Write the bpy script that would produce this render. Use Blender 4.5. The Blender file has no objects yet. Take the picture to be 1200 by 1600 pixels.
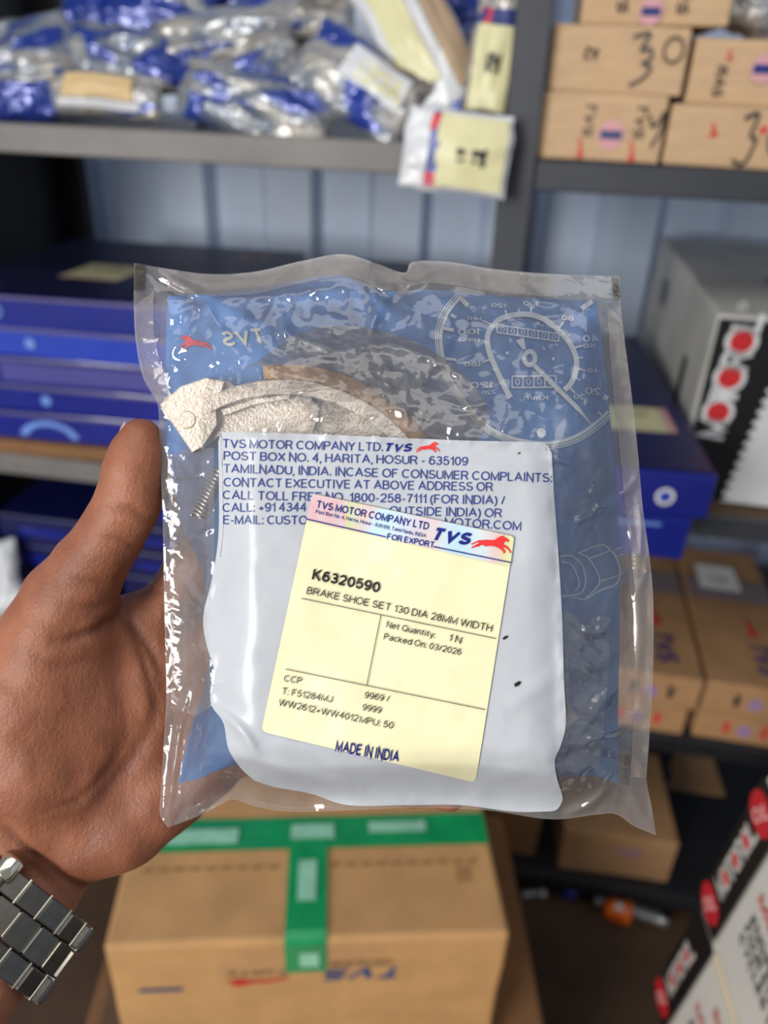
import bpy, bmesh, math, random
import numpy as np
from mathutils import Vector, Matrix
from mathutils.geometry import tessellate_polygon

random.seed(7)
scene = bpy.context.scene
COL = scene.collection

# ------------------------------------------------------------------ camera
CAM = np.array([0.0, 0.0, 1.45])
YAW, PITCH, ROLL = math.radians(9), math.radians(29), math.radians(2.2)
_fh = np.array([-math.sin(YAW), math.cos(YAW), 0.0]); _up = np.array([0, 0, 1.0])
FWD = _fh*math.cos(PITCH) - _up*math.sin(PITCH)
_u = _up*math.cos(PITCH) + _fh*math.sin(PITCH)
_r = np.cross(FWD, _u)
RGT = _r*math.cos(ROLL) + _u*math.sin(ROLL)
UPV = _u*math.cos(ROLL) - _r*math.sin(ROLL)
FPX = 1200.0
cam_data = bpy.data.cameras.new('camera')
cam_data.sensor_fit = 'VERTICAL'; cam_data.sensor_height = 36.0
cam_data.lens = 27.0
cam_data.clip_start = 0.02; cam_data.clip_end = 50
cam_data.dof.use_dof = True
cam_data.dof.focus_distance = 0.264
cam_data.dof.aperture_fstop = 6.6
cam = bpy.data.objects.new('camera', cam_data); COL.objects.link(cam)
M = Matrix.Identity(4)
for i in range(3):
    M[i][0] = RGT[i]; M[i][1] = UPV[i]; M[i][2] = -FWD[i]; M[i][3] = CAM[i]
cam.matrix_world = M
scene.camera = cam

# ------------------------------------------------------------------ light
world = bpy.data.worlds.new('world'); scene.world = world
world.use_nodes = True
bg = world.node_tree.nodes['Background']
bg.inputs[0].default_value = (0.88, 0.94, 1.0, 1); bg.inputs[1].default_value = 0.24
def area(name, loc, target, sx, sy, power, col):
    d = bpy.data.lights.new(name, 'AREA'); d.shape = 'RECTANGLE'; d.size = sx; d.size_y = sy
    d.energy = power; d.color = col
    o = bpy.data.objects.new(name, d); COL.objects.link(o)
    o.location = loc
    o.rotation_euler = (Vector(target) - Vector(loc)).to_track_quat('-Z', 'Y').to_euler()
    return o
area('doorway_daylight', (-1.7, -2.6, 1.95), (0.1, 0.9, 1.15), 1.3, 1.6, 105, (1.0, 0.98, 0.95))
area('overhead_fill', (0.1, 0.10, 2.42), (0.1, 0.40, 0.9), 1.8, 1.1, 11, (1.0, 0.95, 0.88))  # added overhead fill to brighten the shelves, no known fixture
scene.view_settings.view_transform = 'Standard'
scene.view_settings.look = 'None'
scene.view_settings.gamma = 1.0
scene.view_settings.use_curve_mapping = False
scene.view_settings.exposure = 0.26

# ------------------------------------------------------------------ geometry of the view, used to size real things
def ray(px, py): return FWD + RGT*((px-600)/FPX) - UPV*((py-800)/FPX)
def P(px, py, d): return CAM + d*ray(px, py)
def hy(px, py, Y):
    r = ray(px, py); return CAM + r*(Y/r[1])
def hz(px, py, Z):
    r = ray(px, py); return CAM + r*((Z-CAM[2])/r[2])
def cam2world(v):
    v = np.asarray(v, float)
    return CAM + v[..., 0:1]*RGT - v[..., 1:2]*UPV + v[..., 2:3]*FWD

# ------------------------------------------------------------------ materials
def lin(c):
    out = []
    for v in c[:3]:
        v = v/255.0
        out.append(v/12.92 if v <= 0.04045 else ((v+0.055)/1.055)**2.4)
    return (out[0], out[1], out[2], 1.0)
MATS = {}
class NT:
    def __init__(self, name):
        self.m = bpy.data.materials.new(name); self.m.use_nodes = True
        self.t = self.m.node_tree; self.t.nodes.clear()
        self.out = self.t.nodes.new('ShaderNodeOutputMaterial')
    def n(self, typ, **kw):
        nd = self.t.nodes.new(typ)
        for k, v in kw.items():
            if k in nd.inputs.keys(): nd.inputs[k].default_value = v
            else: setattr(nd, k, v)
        return nd
    def l(self, a, b): self.t.links.new(a, b)
def coords(N, kind='Object', scale=(1, 1, 1)):
    tc = N.n('ShaderNodeTexCoord'); mp = N.n('ShaderNodeMapping')
    mp.inputs['Scale'].default_value = scale
    N.l(tc.outputs[kind], mp.inputs['Vector'])
    return mp.outputs['Vector']
def pm(name, col, rough=0.5, metal=0.0, var=0.12, vscale=14.0, bump=0.0, bscale=200.0, spec=0.5, coat=0.0, col2=None, stretch=(1, 1, 1), sss=0.0):
    """principled material with procedural colour variation and fine relief"""
    if name in MATS: return MATS[name]
    N = NT(name)
    b = N.n('ShaderNodeBsdfPrincipled', Roughness=rough, Metallic=metal)
    b.inputs['Specular IOR Level'].default_value = spec
    b.inputs['Coat Weight'].default_value = coat
    vec = coords(N, 'Object', stretch)
    no = N.n('ShaderNodeTexNoise', Scale=vscale, Detail=5.0, Roughness=0.6); N.l(vec, no.inputs['Vector'])
    cr = N.n('ShaderNodeValToRGB')
    c = lin(col)
    if col2 is None:
        a0 = tuple(max(0, x*(1-var)) for x in c[:3]) + (1,); a1 = tuple(min(1, x*(1+var)) for x in c[:3]) + (1,)
    else:
        a0, a1 = c, lin(col2)
    cr.color_ramp.elements[0].color = a0; cr.color_ramp.elements[1].color = a1
    cr.color_ramp.elements[0].position = 0.32; cr.color_ramp.elements[1].position = 0.68
    N.l(no.outputs['Fac'], cr.inputs['Fac']); N.l(cr.outputs['Color'], b.inputs['Base Color'])
    if bump:
        n2 = N.n('ShaderNodeTexNoise', Scale=bscale, Detail=3.0); N.l(vec, n2.inputs['Vector'])
        bp = N.n('ShaderNodeBump', Strength=bump, Distance=0.002); N.l(n2.outputs['Fac'], bp.inputs['Height'])
        N.l(bp.outputs['Normal'], b.inputs['Normal'])
    if sss:
        b.inputs['Subsurface Weight'].default_value = sss
        b.inputs['Subsurface Radius'].default_value = (0.004, 0.0015, 0.0008)
        b.inputs['Subsurface Scale'].default_value = 1.0
    N.l(b.outputs[0], N.out.inputs[0])
    MATS[name] = N.m
    return N.m
def film(name, haze=0.2, hcol=(200, 195, 190), rough=0.07, ior=1.55, bscale=160.0, bump=0.35, tint=(1, 1, 1), stretch=(1, 1, 1), gloss=1.0):
    """thin plastic film: see-through, slightly milky, glossy"""
    if name in MATS: return MATS[name]
    N = NT(name)
    tr = N.n('ShaderNodeBsdfTransparent', Color=(tint[0], tint[1], tint[2], 1))
    df = N.n('ShaderNodeBsdfDiffuse', Color=lin(hcol))
    mx = N.n('ShaderNodeMixShader', Fac=haze)
    vec = coords(N, 'Object', stretch)
    vo = N.n('ShaderNodeTexNoise', Scale=bscale, Detail=3.0, Distortion=1.2); N.l(vec, vo.inputs['Vector'])
    bp = N.n('ShaderNodeBump', Strength=bump, Distance=0.0012); N.l(vo.outputs['Fac'], bp.inputs['Height'])
    gl = N.n('ShaderNodeBsdfGlossy', Roughness=rough, Color=(gloss, gloss, gloss, 1))
    N.l(bp.outputs['Normal'], gl.inputs['Normal']); N.l(bp.outputs['Normal'], df.inputs['Normal'])
    fr = N.n('ShaderNodeFresnel', IOR=ior); N.l(bp.outputs['Normal'], fr.inputs['Normal'])
    m2 = N.n('ShaderNodeMixShader')
    N.l(tr.outputs[0], mx.inputs[1]); N.l(df.outputs[0], mx.inputs[2])
    N.l(fr.outputs[0], m2.inputs[0]); N.l(mx.outputs[0], m2.inputs[1]); N.l(gl.outputs[0], m2.inputs[2])
    N.l(m2.outputs[0], N.out.inputs[0])
    MATS[name] = N.m
    return N.m

# ------------------------------------------------------------------ object helpers
def tag(o, label=None, cat=None, group=None, kind=None):
    if label: o['label'] = label
    if cat: o['category'] = cat
    if group: o['group'] = group
    if kind: o['kind'] = kind
    return o
def empty(name, loc, label=None, cat=None, group=None, rz=0.0, mat=None):
    o = bpy.data.objects.new(name, None); COL.objects.link(o)
    o.empty_display_size = 0.02
    if mat is not None: o.matrix_world = mat
    else:
        o.location = loc; o.rotation_euler = (0, 0, rz)
    return tag(o, label, cat, group)
def mesh(name, verts, faces, mat, parent=None, smooth=False, world_space=False, uvs=None, attr=None):
    """verts are local to parent unless world_space (then converted)"""
    v = np.asarray(verts, float).reshape(-1, 3)
    if parent is not None and world_space:
        inv = np.array(world_of(parent).inverted())
        v = v @ inv[:3, :3].T + inv[:3, 3]
    me = bpy.data.meshes.new(name)
    me.from_pydata(v.tolist(), [], [tuple(int(i) for i in f) for f in faces])
    if uvs is not None:
        ul = me.uv_layers.new(name='UVMap')
        idx = np.empty(len(me.loops), dtype=np.int32); me.loops.foreach_get('vertex_index', idx)
        ul.data.foreach_set('uv', np.asarray(uvs, float)[idx].ravel())
    if attr is not None:
        for k, a in attr.items():
            at = me.attributes.new(k, 'FLOAT', 'POINT'); at.data.foreach_set('value', np.asarray(a, float))
    if smooth: me.polygons.foreach_set('use_smooth', [True]*len(me.polygons))
    if mat: me.materials.append(mat)
    me.update()
    o = bpy.data.objects.new(name, me); COL.objects.link(o)
    if parent is not None: o.parent = parent
    return o
def world_of(o):
    m = o.matrix_basis.copy(); p = o.parent
    while p is not None:
        m = p.matrix_basis @ m; p = p.parent
    return m
def box_vf(x0, x1, y0, y1, z0, z1):
    v = [(x0,y0,z0),(x1,y0,z0),(x1,y1,z0),(x0,y1,z0),(x0,y0,z1),(x1,y0,z1),(x1,y1,z1),(x0,y1,z1)]
    f = [(0,3,2,1),(4,5,6,7),(0,1,5,4),(1,2,6,5),(2,3,7,6),(3,0,4,7)]
    return v, f
def bevel_box(x0, x1, y0, y1, z0, z1, bev=0.003, seg=2, cuts=0, wob=0.0, seed=0):
    bm = bmesh.new()
    v, f = box_vf(x0, x1, y0, y1, z0, z1)
    vs = [bm.verts.new(p) for p in v]
    for q in f: bm.faces.new([vs[i] for i in q])
    bmesh.ops.bevel(bm, geom=bm.edges[:], offset=bev, segments=seg, profile=0.5, affect='EDGES')
    if cuts:
        bmesh.ops.subdivide_edges(bm, edges=[e for e in bm.edges if e.calc_length() > bev*6], cuts=cuts, use_grid_fill=True)
    bm.verts.ensure_lookup_table()
    V = np.array([p.co[:] for p in bm.verts]); F = [[q.index for q in fc.verts] for fc in bm.faces]
    bm.free()
    if wob:
        V = V + wob*np.stack([vnoise(V[:,1]*9+seed, V[:,2]*9), vnoise(V[:,0]*9+seed+7, V[:,2]*9+3), vnoise(V[:,0]*9+seed+17, V[:,1]*9+5)], 1)
    return V, F
_T = np.random.RandomState(11).rand(257, 257)*2-1
def vnoise(x, y):
    x = np.asarray(x, float); y = np.asarray(y, float)
    xi = np.floor(x).astype(int); yi = np.floor(y).astype(int); fx = x-xi; fy = y-yi
    fx = fx*fx*fx*(fx*(fx*6-15)+10); fy = fy*fy*fy*(fy*(fy*6-15)+10)
    a = _T[xi % 256, yi % 256]; b = _T[(xi+1) % 256, yi % 256]; c = _T[xi % 256, (yi+1) % 256]; d = _T[(xi+1) % 256, (yi+1) % 256]
    return (a*(1-fx)+b*fx)*(1-fy) + (c*(1-fx)+d*fx)*fy
def fbm(x, y, o=4):
    s = 0; a = 1
    for i in range(o):
        s = s + a*vnoise(x*2**i+13.7*i, y*2**i+5.1*i); a *= 0.5
    return s
def ridge(x, y, o=3):
    s = 0; a = 1
    for i in range(o):
        s = s + a*(1-2*np.abs(vnoise(x*2**i+31.7*i, y*2**i+9.1*i))); a *= 0.5
    return s
def sstep(t): t = np.clip(t, 0, 1); return t*t*(3-2*t)
def tube_vf(pts, r, n=8, closed=False):
    pts = np.asarray(pts, float); m = len(pts)
    rr = np.full(m, r) if np.isscalar(r) else np.asarray(r, float)
    tang = np.gradient(pts, axis=0); tang /= np.linalg.norm(tang, axis=1)[:, None]+1e-12
    ref = np.array([0.3, 0.5, 0.81]); V = []; F = []
    a = np.cross(tang[0], ref); a /= np.linalg.norm(a)
    for i in range(m):
        a = a - tang[i]*np.dot(a, tang[i]); a /= np.linalg.norm(a); b = np.cross(tang[i], a)
        for k in range(n):
            t = 2*math.pi*k/n
            V.append(pts[i] + rr[i]*(math.cos(t)*a + math.sin(t)*b))
    for i in range(m-1):
        for k in range(n):
            F.append((i*n+k, i*n+(k+1) % n, (i+1)*n+(k+1) % n, (i+1)*n+k))
    F.append(tuple(range(n-1, -1, -1))); F.append(tuple((m-1)*n+k for k in range(n)))
    return V, F
def spline(pts, n):
    """catmull-rom resample"""
    p = np.asarray(pts, float)
    if len(p) == 2:
        t = np.linspace(0, 1, n)[:, None]; return p[0]*(1-t)+p[1]*t
    d = np.concatenate([[0], np.cumsum(np.linalg.norm(np.diff(p[:, :2], axis=0), axis=1))])
    t = np.linspace(0, d[-1], n); out = np.zeros((n, p.shape[1]))
    ext = np.vstack([2*p[0]-p[1], p, 2*p[-1]-p[-2]])
    for j, tt in enumerate(t):
        i = min(max(np.searchsorted(d, tt, side='right')-1, 0), len(p)-2)
        u = (tt-d[i])/(d[i+1]-d[i]+1e-12)
        p0, p1, p2, p3 = ext[i], ext[i+1], ext[i+2], ext[i+3]
        out[j] = 0.5*((2*p1)+(-p0+p2)*u+(2*p0-5*p1+4*p2-p3)*u*u+(-p0+3*p1-3*p2+p3)*u**3)
    return out
def coons(top, right, bottom, left, nu, nv):
    """boundary curves in px; top/bottom run left to right, left/right run top to bottom. returns (nv,nu,2)"""
    T = spline(top, nu); B = spline(bottom, nu); L = spline(left, nv); R = spline(right, nv)
    u = np.linspace(0, 1, nu)[None, :, None]; v = np.linspace(0, 1, nv)[:, None, None]
    S = (1-v)*T[None] + v*B[None] + (1-u)*L[:, None] + u*R[:, None]
    S = S - ((1-u)*(1-v)*T[0] + u*(1-v)*T[-1] + (1-u)*v*B[0] + u*v*B[-1])
    return S
def grid_faces(nv, nu, flip=False):
    F = []
    for i in range(nv-1):
        for j in range(nu-1):
            q = (i*nu+j, i*nu+j+1, (i+1)*nu+j+1, (i+1)*nu+j)
            F.append(q[::-1] if not flip else q)
    return F
def grid_uv(nv, nu):
    u, v = np.meshgrid(np.linspace(0, 1, nu), np.linspace(1, 0, nv)); return np.stack([u.ravel(), v.ravel()], 1)

# ------------------------------------------------------------------ lettering: a plain stroke alphabet (cap height 1)
def _e(cx, cy, rx, ry, a0, a1, n=14):
    A = np.radians(np.linspace(a0, a1, n)); return [(cx+rx*math.cos(t), cy+ry*math.sin(t)) for t in A]
X_ = .72
GL = {  # advance width (ink), strokes
 'A': (.74, [[(0, 0), (.37, 1), (.74, 0)], [(.13, .34), (.61, .34)]]),
 'B': (.60, [[(.35, .53), (0, .53), (0, 1), (.34, 1)]+_e(.34, .765, .20, .235, 90, -90), [(0, .53), (0, 0), (.36, 0)]+_e(.36, .265, .24, .265, -90, 90)]),
 'C': (.72, [_e(.39, .5, .39, .5, 48, 312, 24)]),
 'D': (.66, [[(.26, 0), (0, 0), (0, 1), (.26, 1)]+_e(.26, .5, .40, .5, 90, -90, 20)]),
 'E': (.56, [[(.56, 0), (0, 0), (0, 1), (.55, 1)], [(0, .53), (.50, .53)]]),
 'F': (.52, [[(0, 0), (0, 1), (.52, 1)], [(0, .52), (.45, .52)]]),
 'G': (.76, [_e(.39, .5, .39, .5, 50, 322, 24)+[(.74, .22), (.74, .47), (.42, .47)]]),
 'H': (.62, [[(0, 0), (0, 1)], [(.62, 0), (.62, 1)], [(0, .53), (.62, .53)]]),
 'I': (.10, [[(.05, 0), (.05, 1)]]),
 'J': (.44, [[(.44, 1), (.44, .24)]+_e(.22, .24, .22, .24, 0, -180)]),
 'K': (.64, [[(0, 0), (0, 1)], [(.60, 1), (0, .38)], [(.20, .58), (.64, 0)]]),
 'L': (.48, [[(0, 1), (0, 0), (.48, 0)]]),
 'M': (.76, [[(0, 0), (0, 1), (.38, .06), (.76, 1), (.76, 0)]]),
 'N': (.62, [[(0, 0), (0, 1), (.62, 0), (.62, 1)]]),
 'O': (.80, [_e(.40, .5, .40, .5, 90, 450, 30)]),
 'P': (.58, [[(0, 0), (0, 1), (.32, 1)]+_e(.32, .735, .26, .265, 90, -90)+[(0, .47)]]),
 'Q': (.80, [_e(.40, .5, .40, .5, 90, 450, 30), [(.50, .24), (.78, -.06)]]),
 'R': (.64, [[(0, 0), (0, 1), (.36, 1)]+_e(.36, .745, .24, .255, 90, -90)+[(0, .49)], [(.34, .49), (.46, .36), (.64, 0)]]),
 'S': (.60, [_e(.30, .745, .27, .255, 30, 180, 10)+[(.06, .62), (.16, .55), (.44, .46)]+_e(.30, .26, .30, .26, 40, -165, 14)]),
 'T': (.64, [[(0, 1), (.64, 1)], [(.32, 1), (.32, 0)]]),
 'U': (.62, [[(0, 1), (0, .31)]+_e(.31, .31, .31, .31, 180, 360)+[(.62, .31), (.62, 1)]]),
 'V': (.70, [[(0, 1), (.35, 0), (.70, 1)]]),
 'W': (1.04, [[(0, 1), (.26, 0), (.52, 1), (.78, 0), (1.04, 1)]]),
 'X': (.66, [[(0, 0), (.66, 1)], [(0, 1), (.66, 0)]]),
 'Y': (.66, [[(0, 1), (.33, .44), (.66, 1)], [(.33, .44), (.33, 0)]]),
 'Z': (.60, [[(0, 1), (.60, 1), (0, 0), (.60, 0)]]),
 '0': (.52, [_e(.26, .5, .26, .5, 90, 450, 26)]),
 '1': (.26, [[(0, .74), (.16, .84), (.24, 1), (.24, 0)]]),
 '2': (.52, [_e(.27, .72, .25, .28, 170, -30, 14)+[(.36, .42), (.02, .04), (.02, 0), (.52, 0)]]),
 '3': (.52, [_e(.26, .755, .22, .245, 155, -90, 14)+_e(.25, .26, .26, .26, 88, -160, 16)]),
 '4': (.56, [[(.40, 0), (.40, 1), (0, .30), (.56, .30)]]),
 '5': (.52, [[(.47, 1), (.10, 1), (.04, .50)]+_e(.25, .32, .26, .32, 135, -155, 18)]),
 '6': (.52, [_e(.28, .70, .24, .30, 35, 140, 8)+[(.03, .60), (.0, .42)]+_e(.26, .31, .26, .31, 180, 520, 24)]),
 '7': (.50, [[(0, 1), (.50, 1), (.30, .58), (.18, 0)]]),
 '8': (.52, [_e(.26, .765, .21, .235, 270, 630, 20), _e(.26, .27, .26, .27, 90, 450, 22)]),
 '9': (.52, [_e(.24, .30, .24, .30, 215, 320, 8)+[(.49, .40), (.52, .58)]+_e(.26, .69, .26, .31, 0, 340, 24)]),
 '.': (.06, [[(.03, 0), (.03, .14)]]), ',': (.04, [[(.03, .05), (.03, 0), (0, -.16)]]), ':': (.06, [[(.03, 0), (.03, .14)], [(.03, .58), (.03, .72)]]),
 '-': (.28, [[(0, .36), (.28, .36)]]), '+': (.48, [[(0, .36), (.48, .36)], [(.24, .12), (.24, .60)]]), '/': (.28, [[(0, 0), (.28, 1)]]),
 '(': (.18, [_e(.40, .38, .40, .66, 118, 242, 12)]), ')': (.18, [_e(-.22, .38, .40, .66, 62, -62, 12)]),
 'a': (.48, [_e(.25, .50, .21, .22, 150, 0, 8)+[(.46, .5), (.46, .0)], [(.46, .42)]+_e(.24, .20, .24, .20, 90, 300, 14)+[(.46, .14)]]),
 'b': (.50, [[(0, 1), (0, 0)], _e(.25, .36, .25, .36, 180, 540, 22)]), 'd': (.50, [[(.50, 1), (.50, 0)], _e(.25, .36, .25, .36, 0, 360, 22)]),
 'c': (.46, [_e(.26, .36, .26, .36, 45, 315, 16)]), 'e': (.50, [[(.01, .38), (.50, .38)]+_e(.25, .36, .25, .36, 5, 315, 20)]),
 'h': (.44, [[(0, 1), (0, 0)], [(0, .46)]+_e(.22, .46, .22, .26, 180, 0, 10)+[(.44, 0)]]),
 'i': (.08, [[(.04, 0), (.04, .72)], [(.04, .88), (.04, 1)]]), 'k': (.46, [[(0, 1), (0, 0)], [(.42, .72), (0, .28)], [(.14, .42), (.46, 0)]]),
 'l': (.08, [[(.04, 0), (.04, 1)]]), 'm': (.74, [[(0, .72), (0, 0)], [(0, .48)]+_e(.185, .50, .185, .22, 180, 0, 10)+[(.37, 0)], [(.37, .48)]+_e(.555, .50, .185, .22, 180, 0, 10)+[(.74, 0)]]),
 'n': (.44, [[(0, .72), (0, 0)], [(0, .46)]+_e(.22, .46, .22, .26, 180, 0, 10)+[(.44, 0)]]), 'o': (.52, [_e(.26, .36, .26, .36, 90, 450, 22)]),
 'r': (.26, [[(0, .72), (0, 0)], [(0, .44)]+_e(.22, .44, .22, .27, 180, 75, 7)]), 's': (.42, [_e(.21, .54, .19, .18, 35, 180, 8)+[(.06, .44), (.36, .30)]+_e(.21, .18, .21, .18, 40, -155, 10)]),
 't': (.26, [[(.11, .95), (.11, .12), (.16, .02), (.26, .01)], [(0, .72), (.25, .72)]]), 'u': (.44, [[(0, .72), (0, .26)]+_e(.22, .26, .22, .26, 180, 360, 10)+[(.44, .72)], [(.44, .3), (.44, 0)]]),
 'x': (.46, [[(0, 0), (.46, .72)], [(0, .72), (.46, 0)]]), 'y': (.46, [[(0, .72), (.24, .02)], [(.46, .72), (.20, -.16), (.04, -.24)]]),
}
def ribbon(pts, w):
    """mitred flat ribbon"""
    p = np.array(pts, float)
    keep = [0]+[i for i in range(1, len(p)) if np.linalg.norm(p[i]-p[i-1]) > 1e-4]; p = p[keep]
    n = len(p)
    if n < 2: return np.zeros((0, 2)), []
    closed = np.linalg.norm(p[0]-p[-1]) < 1e-3
    d = np.diff(p, axis=0); d /= np.linalg.norm(d, axis=1)[:, None]
    nr = np.stack([-d[:, 1], d[:, 0]], 1); L = []; R = []
    for i in range(n):
        if closed and i in (0, n-1): a, b = nr[-1], nr[0]
        else: a, b = nr[max(i-1, 0)], nr[min(i, n-2)]
        m = a+b; k = max(np.dot(m, m), .35); m = m*2/k
        q = p[i]
        if not closed and i == 0: q = p[i]-d[0]*w*.0
        L.append(q+m*w*.5*1.0); R.append(q-m*w*.5*1.0)
    V = np.array(L+R); F = [(i, n+i, n+i+1, i+1) for i in range(n-1)]
    return V, F
def text2d(s, bold=0.0, shear=0.0, sp=1.0):
    """vertices with x in 0..1 and cap height = 1, plus faces; stroke weight grows with bold"""
    w = .115+bold*2.6; gap = (.20+bold*2.4)*sp; parts = []; x = 0
    for ch in s:
        if ch == ' ': x += .30; continue
        adv, st = GL.get(ch) or GL.get(ch.upper()) or GL['O']
        for pts in st:
            pp = [(px*(1.0)+x, (w/2)+py*(1-w) if 0 <= py <= 1.001 else py) for px, py in pts]
            if len(pp) == 2 and abs(pp[0][0]-pp[1][0]) < 1e-6 or ch in 'TIHLEFNMKPRBDhbdklmnru14':   # square ends reach the line
                pp = [(a, (0 if abs(b-w/2) < 1e-6 and ch not in 'LEBDU' else (1 if abs(b-(1-w/2)) < 1e-6 and ch in 'HIKLUVNJ' else b))) for a, b in pp]
            parts.append(ribbon(pp, w))
        x += adv+gap
    V, F = merge(parts); V = V.copy(); V[:, 0] += shear*V[:, 1]
    x0, x1 = V[:, 0].min(), V[:, 0].max(); V[:, 0] = (V[:, 0]-x0)/(x1-x0)
    return V, F
def text_px(s, p0, p1, cap, bold=0.0, shear=0.0, mirror=False, sp=1.0, bend=0.0):
    """text laid along baseline p0 to p1 in pouch-surface units"""
    V, F = text2d(s, bold, shear, sp)
    p0 = np.array(p0, float); p1 = np.array(p1, float); d = p1-p0; L = np.linalg.norm(d); e = d/L; n = np.array([e[1], -e[0]])
    x = 1-V[:, 0] if mirror else V[:, 0]
    Q = p0 + x[:, None]*d + (V[:, 1]*cap - bend*4*x*(1-x))[:, None]*n
    if mirror: F = [f[::-1] for f in F]
    return Q, F
HORSE = [(0,.10),(.10,.17),(.20,.25),(.30,.27),(.40,.30),(.52,.31),(.60,.34),(.66,.41),(.74,.47),(.80,.50),(.83,.47),(.90,.43),(.95,.37),(.93,.33),(.86,.35),(.82,.30),(.81,.24),(.90,.20),(.98,.10),(1.0,.02),(.96,.02),(.93,.10),(.84,.15),(.77,.14),(.86,.05),(.84,-.02),(.80,-.02),(.79,.04),(.68,.11),(.58,.14),(.46,.13),(.38,.10),(.27,.13),(.20,.06),(.10,.02),(.04,-.03),(.02,0),(.08,.06),(.17,.13),(.22,.19),(.14,.16),(.06,.09)]
def poly_faces(pts):
    return [tuple(t) for t in tessellate_polygon([[Vector((p[0], p[1], 0)) for p in pts]])]
def stroke_px(pts, w, closed=False):
    """flat ribbon polyline"""
    p = np.asarray(pts, float); t = np.gradient(p, axis=0); t /= np.linalg.norm(t, axis=1)[:, None]+1e-9
    n = np.stack([-t[:, 1], t[:, 0]], 1)
    ww = np.full(len(p), w) if np.isscalar(w) else np.asarray(w, float)
    V = np.concatenate([p+n*ww[:, None]/2, p-n*ww[:, None]/2]); m = len(p)
    F = [(i, i+1, m+i+1, m+i) for i in range(m-1)]
    return V, F
def merge(parts):
    V = []; F = []; o = 0
    for v, f in parts:
        v = np.asarray(v, float); V.append(v); F += [tuple(i+o for i in q) for q in f]; o += len(v)
    return np.concatenate(V), F

# ================================================================== the setting
M_wall = pm('painted_corrugated_steel', (200, 214, 236), rough=0.4, var=0.10, vscale=3.5, bump=0.05, bscale=60)
M_floor = pm('worn_brown_floor', (74, 54, 36), rough=0.6, var=0.3, vscale=7, bump=0.1, bscale=50)
M_rack = pm('dark_grey_shelf_paint', (58, 60, 66), rough=0.45, var=0.15, vscale=9)
M_lip = pm('scuffed_grey_shelf_lip', (112, 108, 104), rough=0.5, var=0.22, vscale=6)
M_black = pm('black_sheet_and_shade', (20, 20, 24), rough=0.55, var=0.2)  # side sheet colour, also painted as shade on the lower right shelves
M_dkply = pm('brown_liner_board', (96, 74, 50), rough=0.7, var=0.25)
WY = 1.68
# corrugated container wall, one sheet
xs = []; prof = []
x = -2.2
while x < 2.2:
    for dx, yy in ((0, 0.0), (0.10, 0.0), (0.118, 0.036), (0.218, 0.036)):
        xs.append(x+dx); prof.append(WY+yy)
    x += 0.236
V = []; F = []
for a, b in zip(xs, prof): V += [(a, b, 0.0), (a, b, 2.45)]
for i in range(len(xs)-1): F.append((2*i, 2*i+2, 2*i+3, 2*i+1))
tag(mesh('wall_back', V, F, M_wall), kind='structure')
v, f = box_vf(-2.2, 2.2, -2.4, WY+0.06, -0.05, 0.05); tag(mesh('floor', v, f, M_floor), kind='structure')
v, f = box_vf(-2.2, 2.2, -0.9, WY+0.06, 2.45, 2.5); tag(mesh('ceiling', v, f, M_wall), kind='structure')
v, f = box_vf(2.2, 2.25, -0.9, WY+0.06, 0, 2.45); tag(mesh('wall_right', v, f, M_wall), kind='structure')
v, f = box_vf(-2.25, -2.2, -0.9, WY+0.06, 0, 2.45); tag(mesh('wall_left', v, f, M_wall), kind='structure')

# ------------------------------------------------------------------ shelf rack
SY = 1.0; SB = 1.60
rack = empty('shelf_rack', (0, 1.3, 0.05), 'dark grey metal shelf rack against the ribbed container wall', 'shelf')
def rbox(name, x0, x1, y0, y1, z0, z1, mat, parent=rack, bev=0.002):
    V, F = bevel_box(x0, x1, y0, y1, z0, z1, bev, 1)
    return mesh(name, V, F, mat, parent, world_space=True)
PX = -0.015
LZ = [1.392, 0.917, 0.47, 0.12]; RZ = [1.380, 0.962, 0.531, 0.14]
for k, z in enumerate(LZ):
    o = rbox('shelf_board', -0.97, PX-0.021, SY+0.004, SB, z-0.012, z, M_rack if k else M_lip)
    rbox('shelf_lip', -0.97, PX-0.021, SY-0.006, SY+0.003, z-0.034, z+0.001, M_lip)
for k, z in enumerate(RZ):
    y0 = SY if k != 1 else 0.965
    rbox('shelf_board', PX+0.021, 0.97, y0+0.004, SB, z-0.012, z, (M_rack, M_dkply, M_black, M_black)[k])  # lower boards painted black in place of the shade there
    rbox('shelf_lip', PX+0.021, 0.97, y0-0.006, y0+0.003, z-0.032, z+0.001, M_rack if k < 2 else M_black)  # lower lips blackened to carry the same shade
for x in (PX, 0.98):
    rbox('post', x-0.02, x+0.02, SY-0.012, SY+0.028, 0.05, 2.2, M_rack)
    rbox('post', x-0.02, x+0.02, SB-0.03, SB+0.01, 0.05, 2.2, M_rack)
rbox('side_panel', -0.985, -0.972, SY, SB, 0.05, 2.2, M_black)
rbox('post', -0.985, -0.92, SB+0.001, SB+0.03, 0.05, 2.2, M_black)

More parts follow.
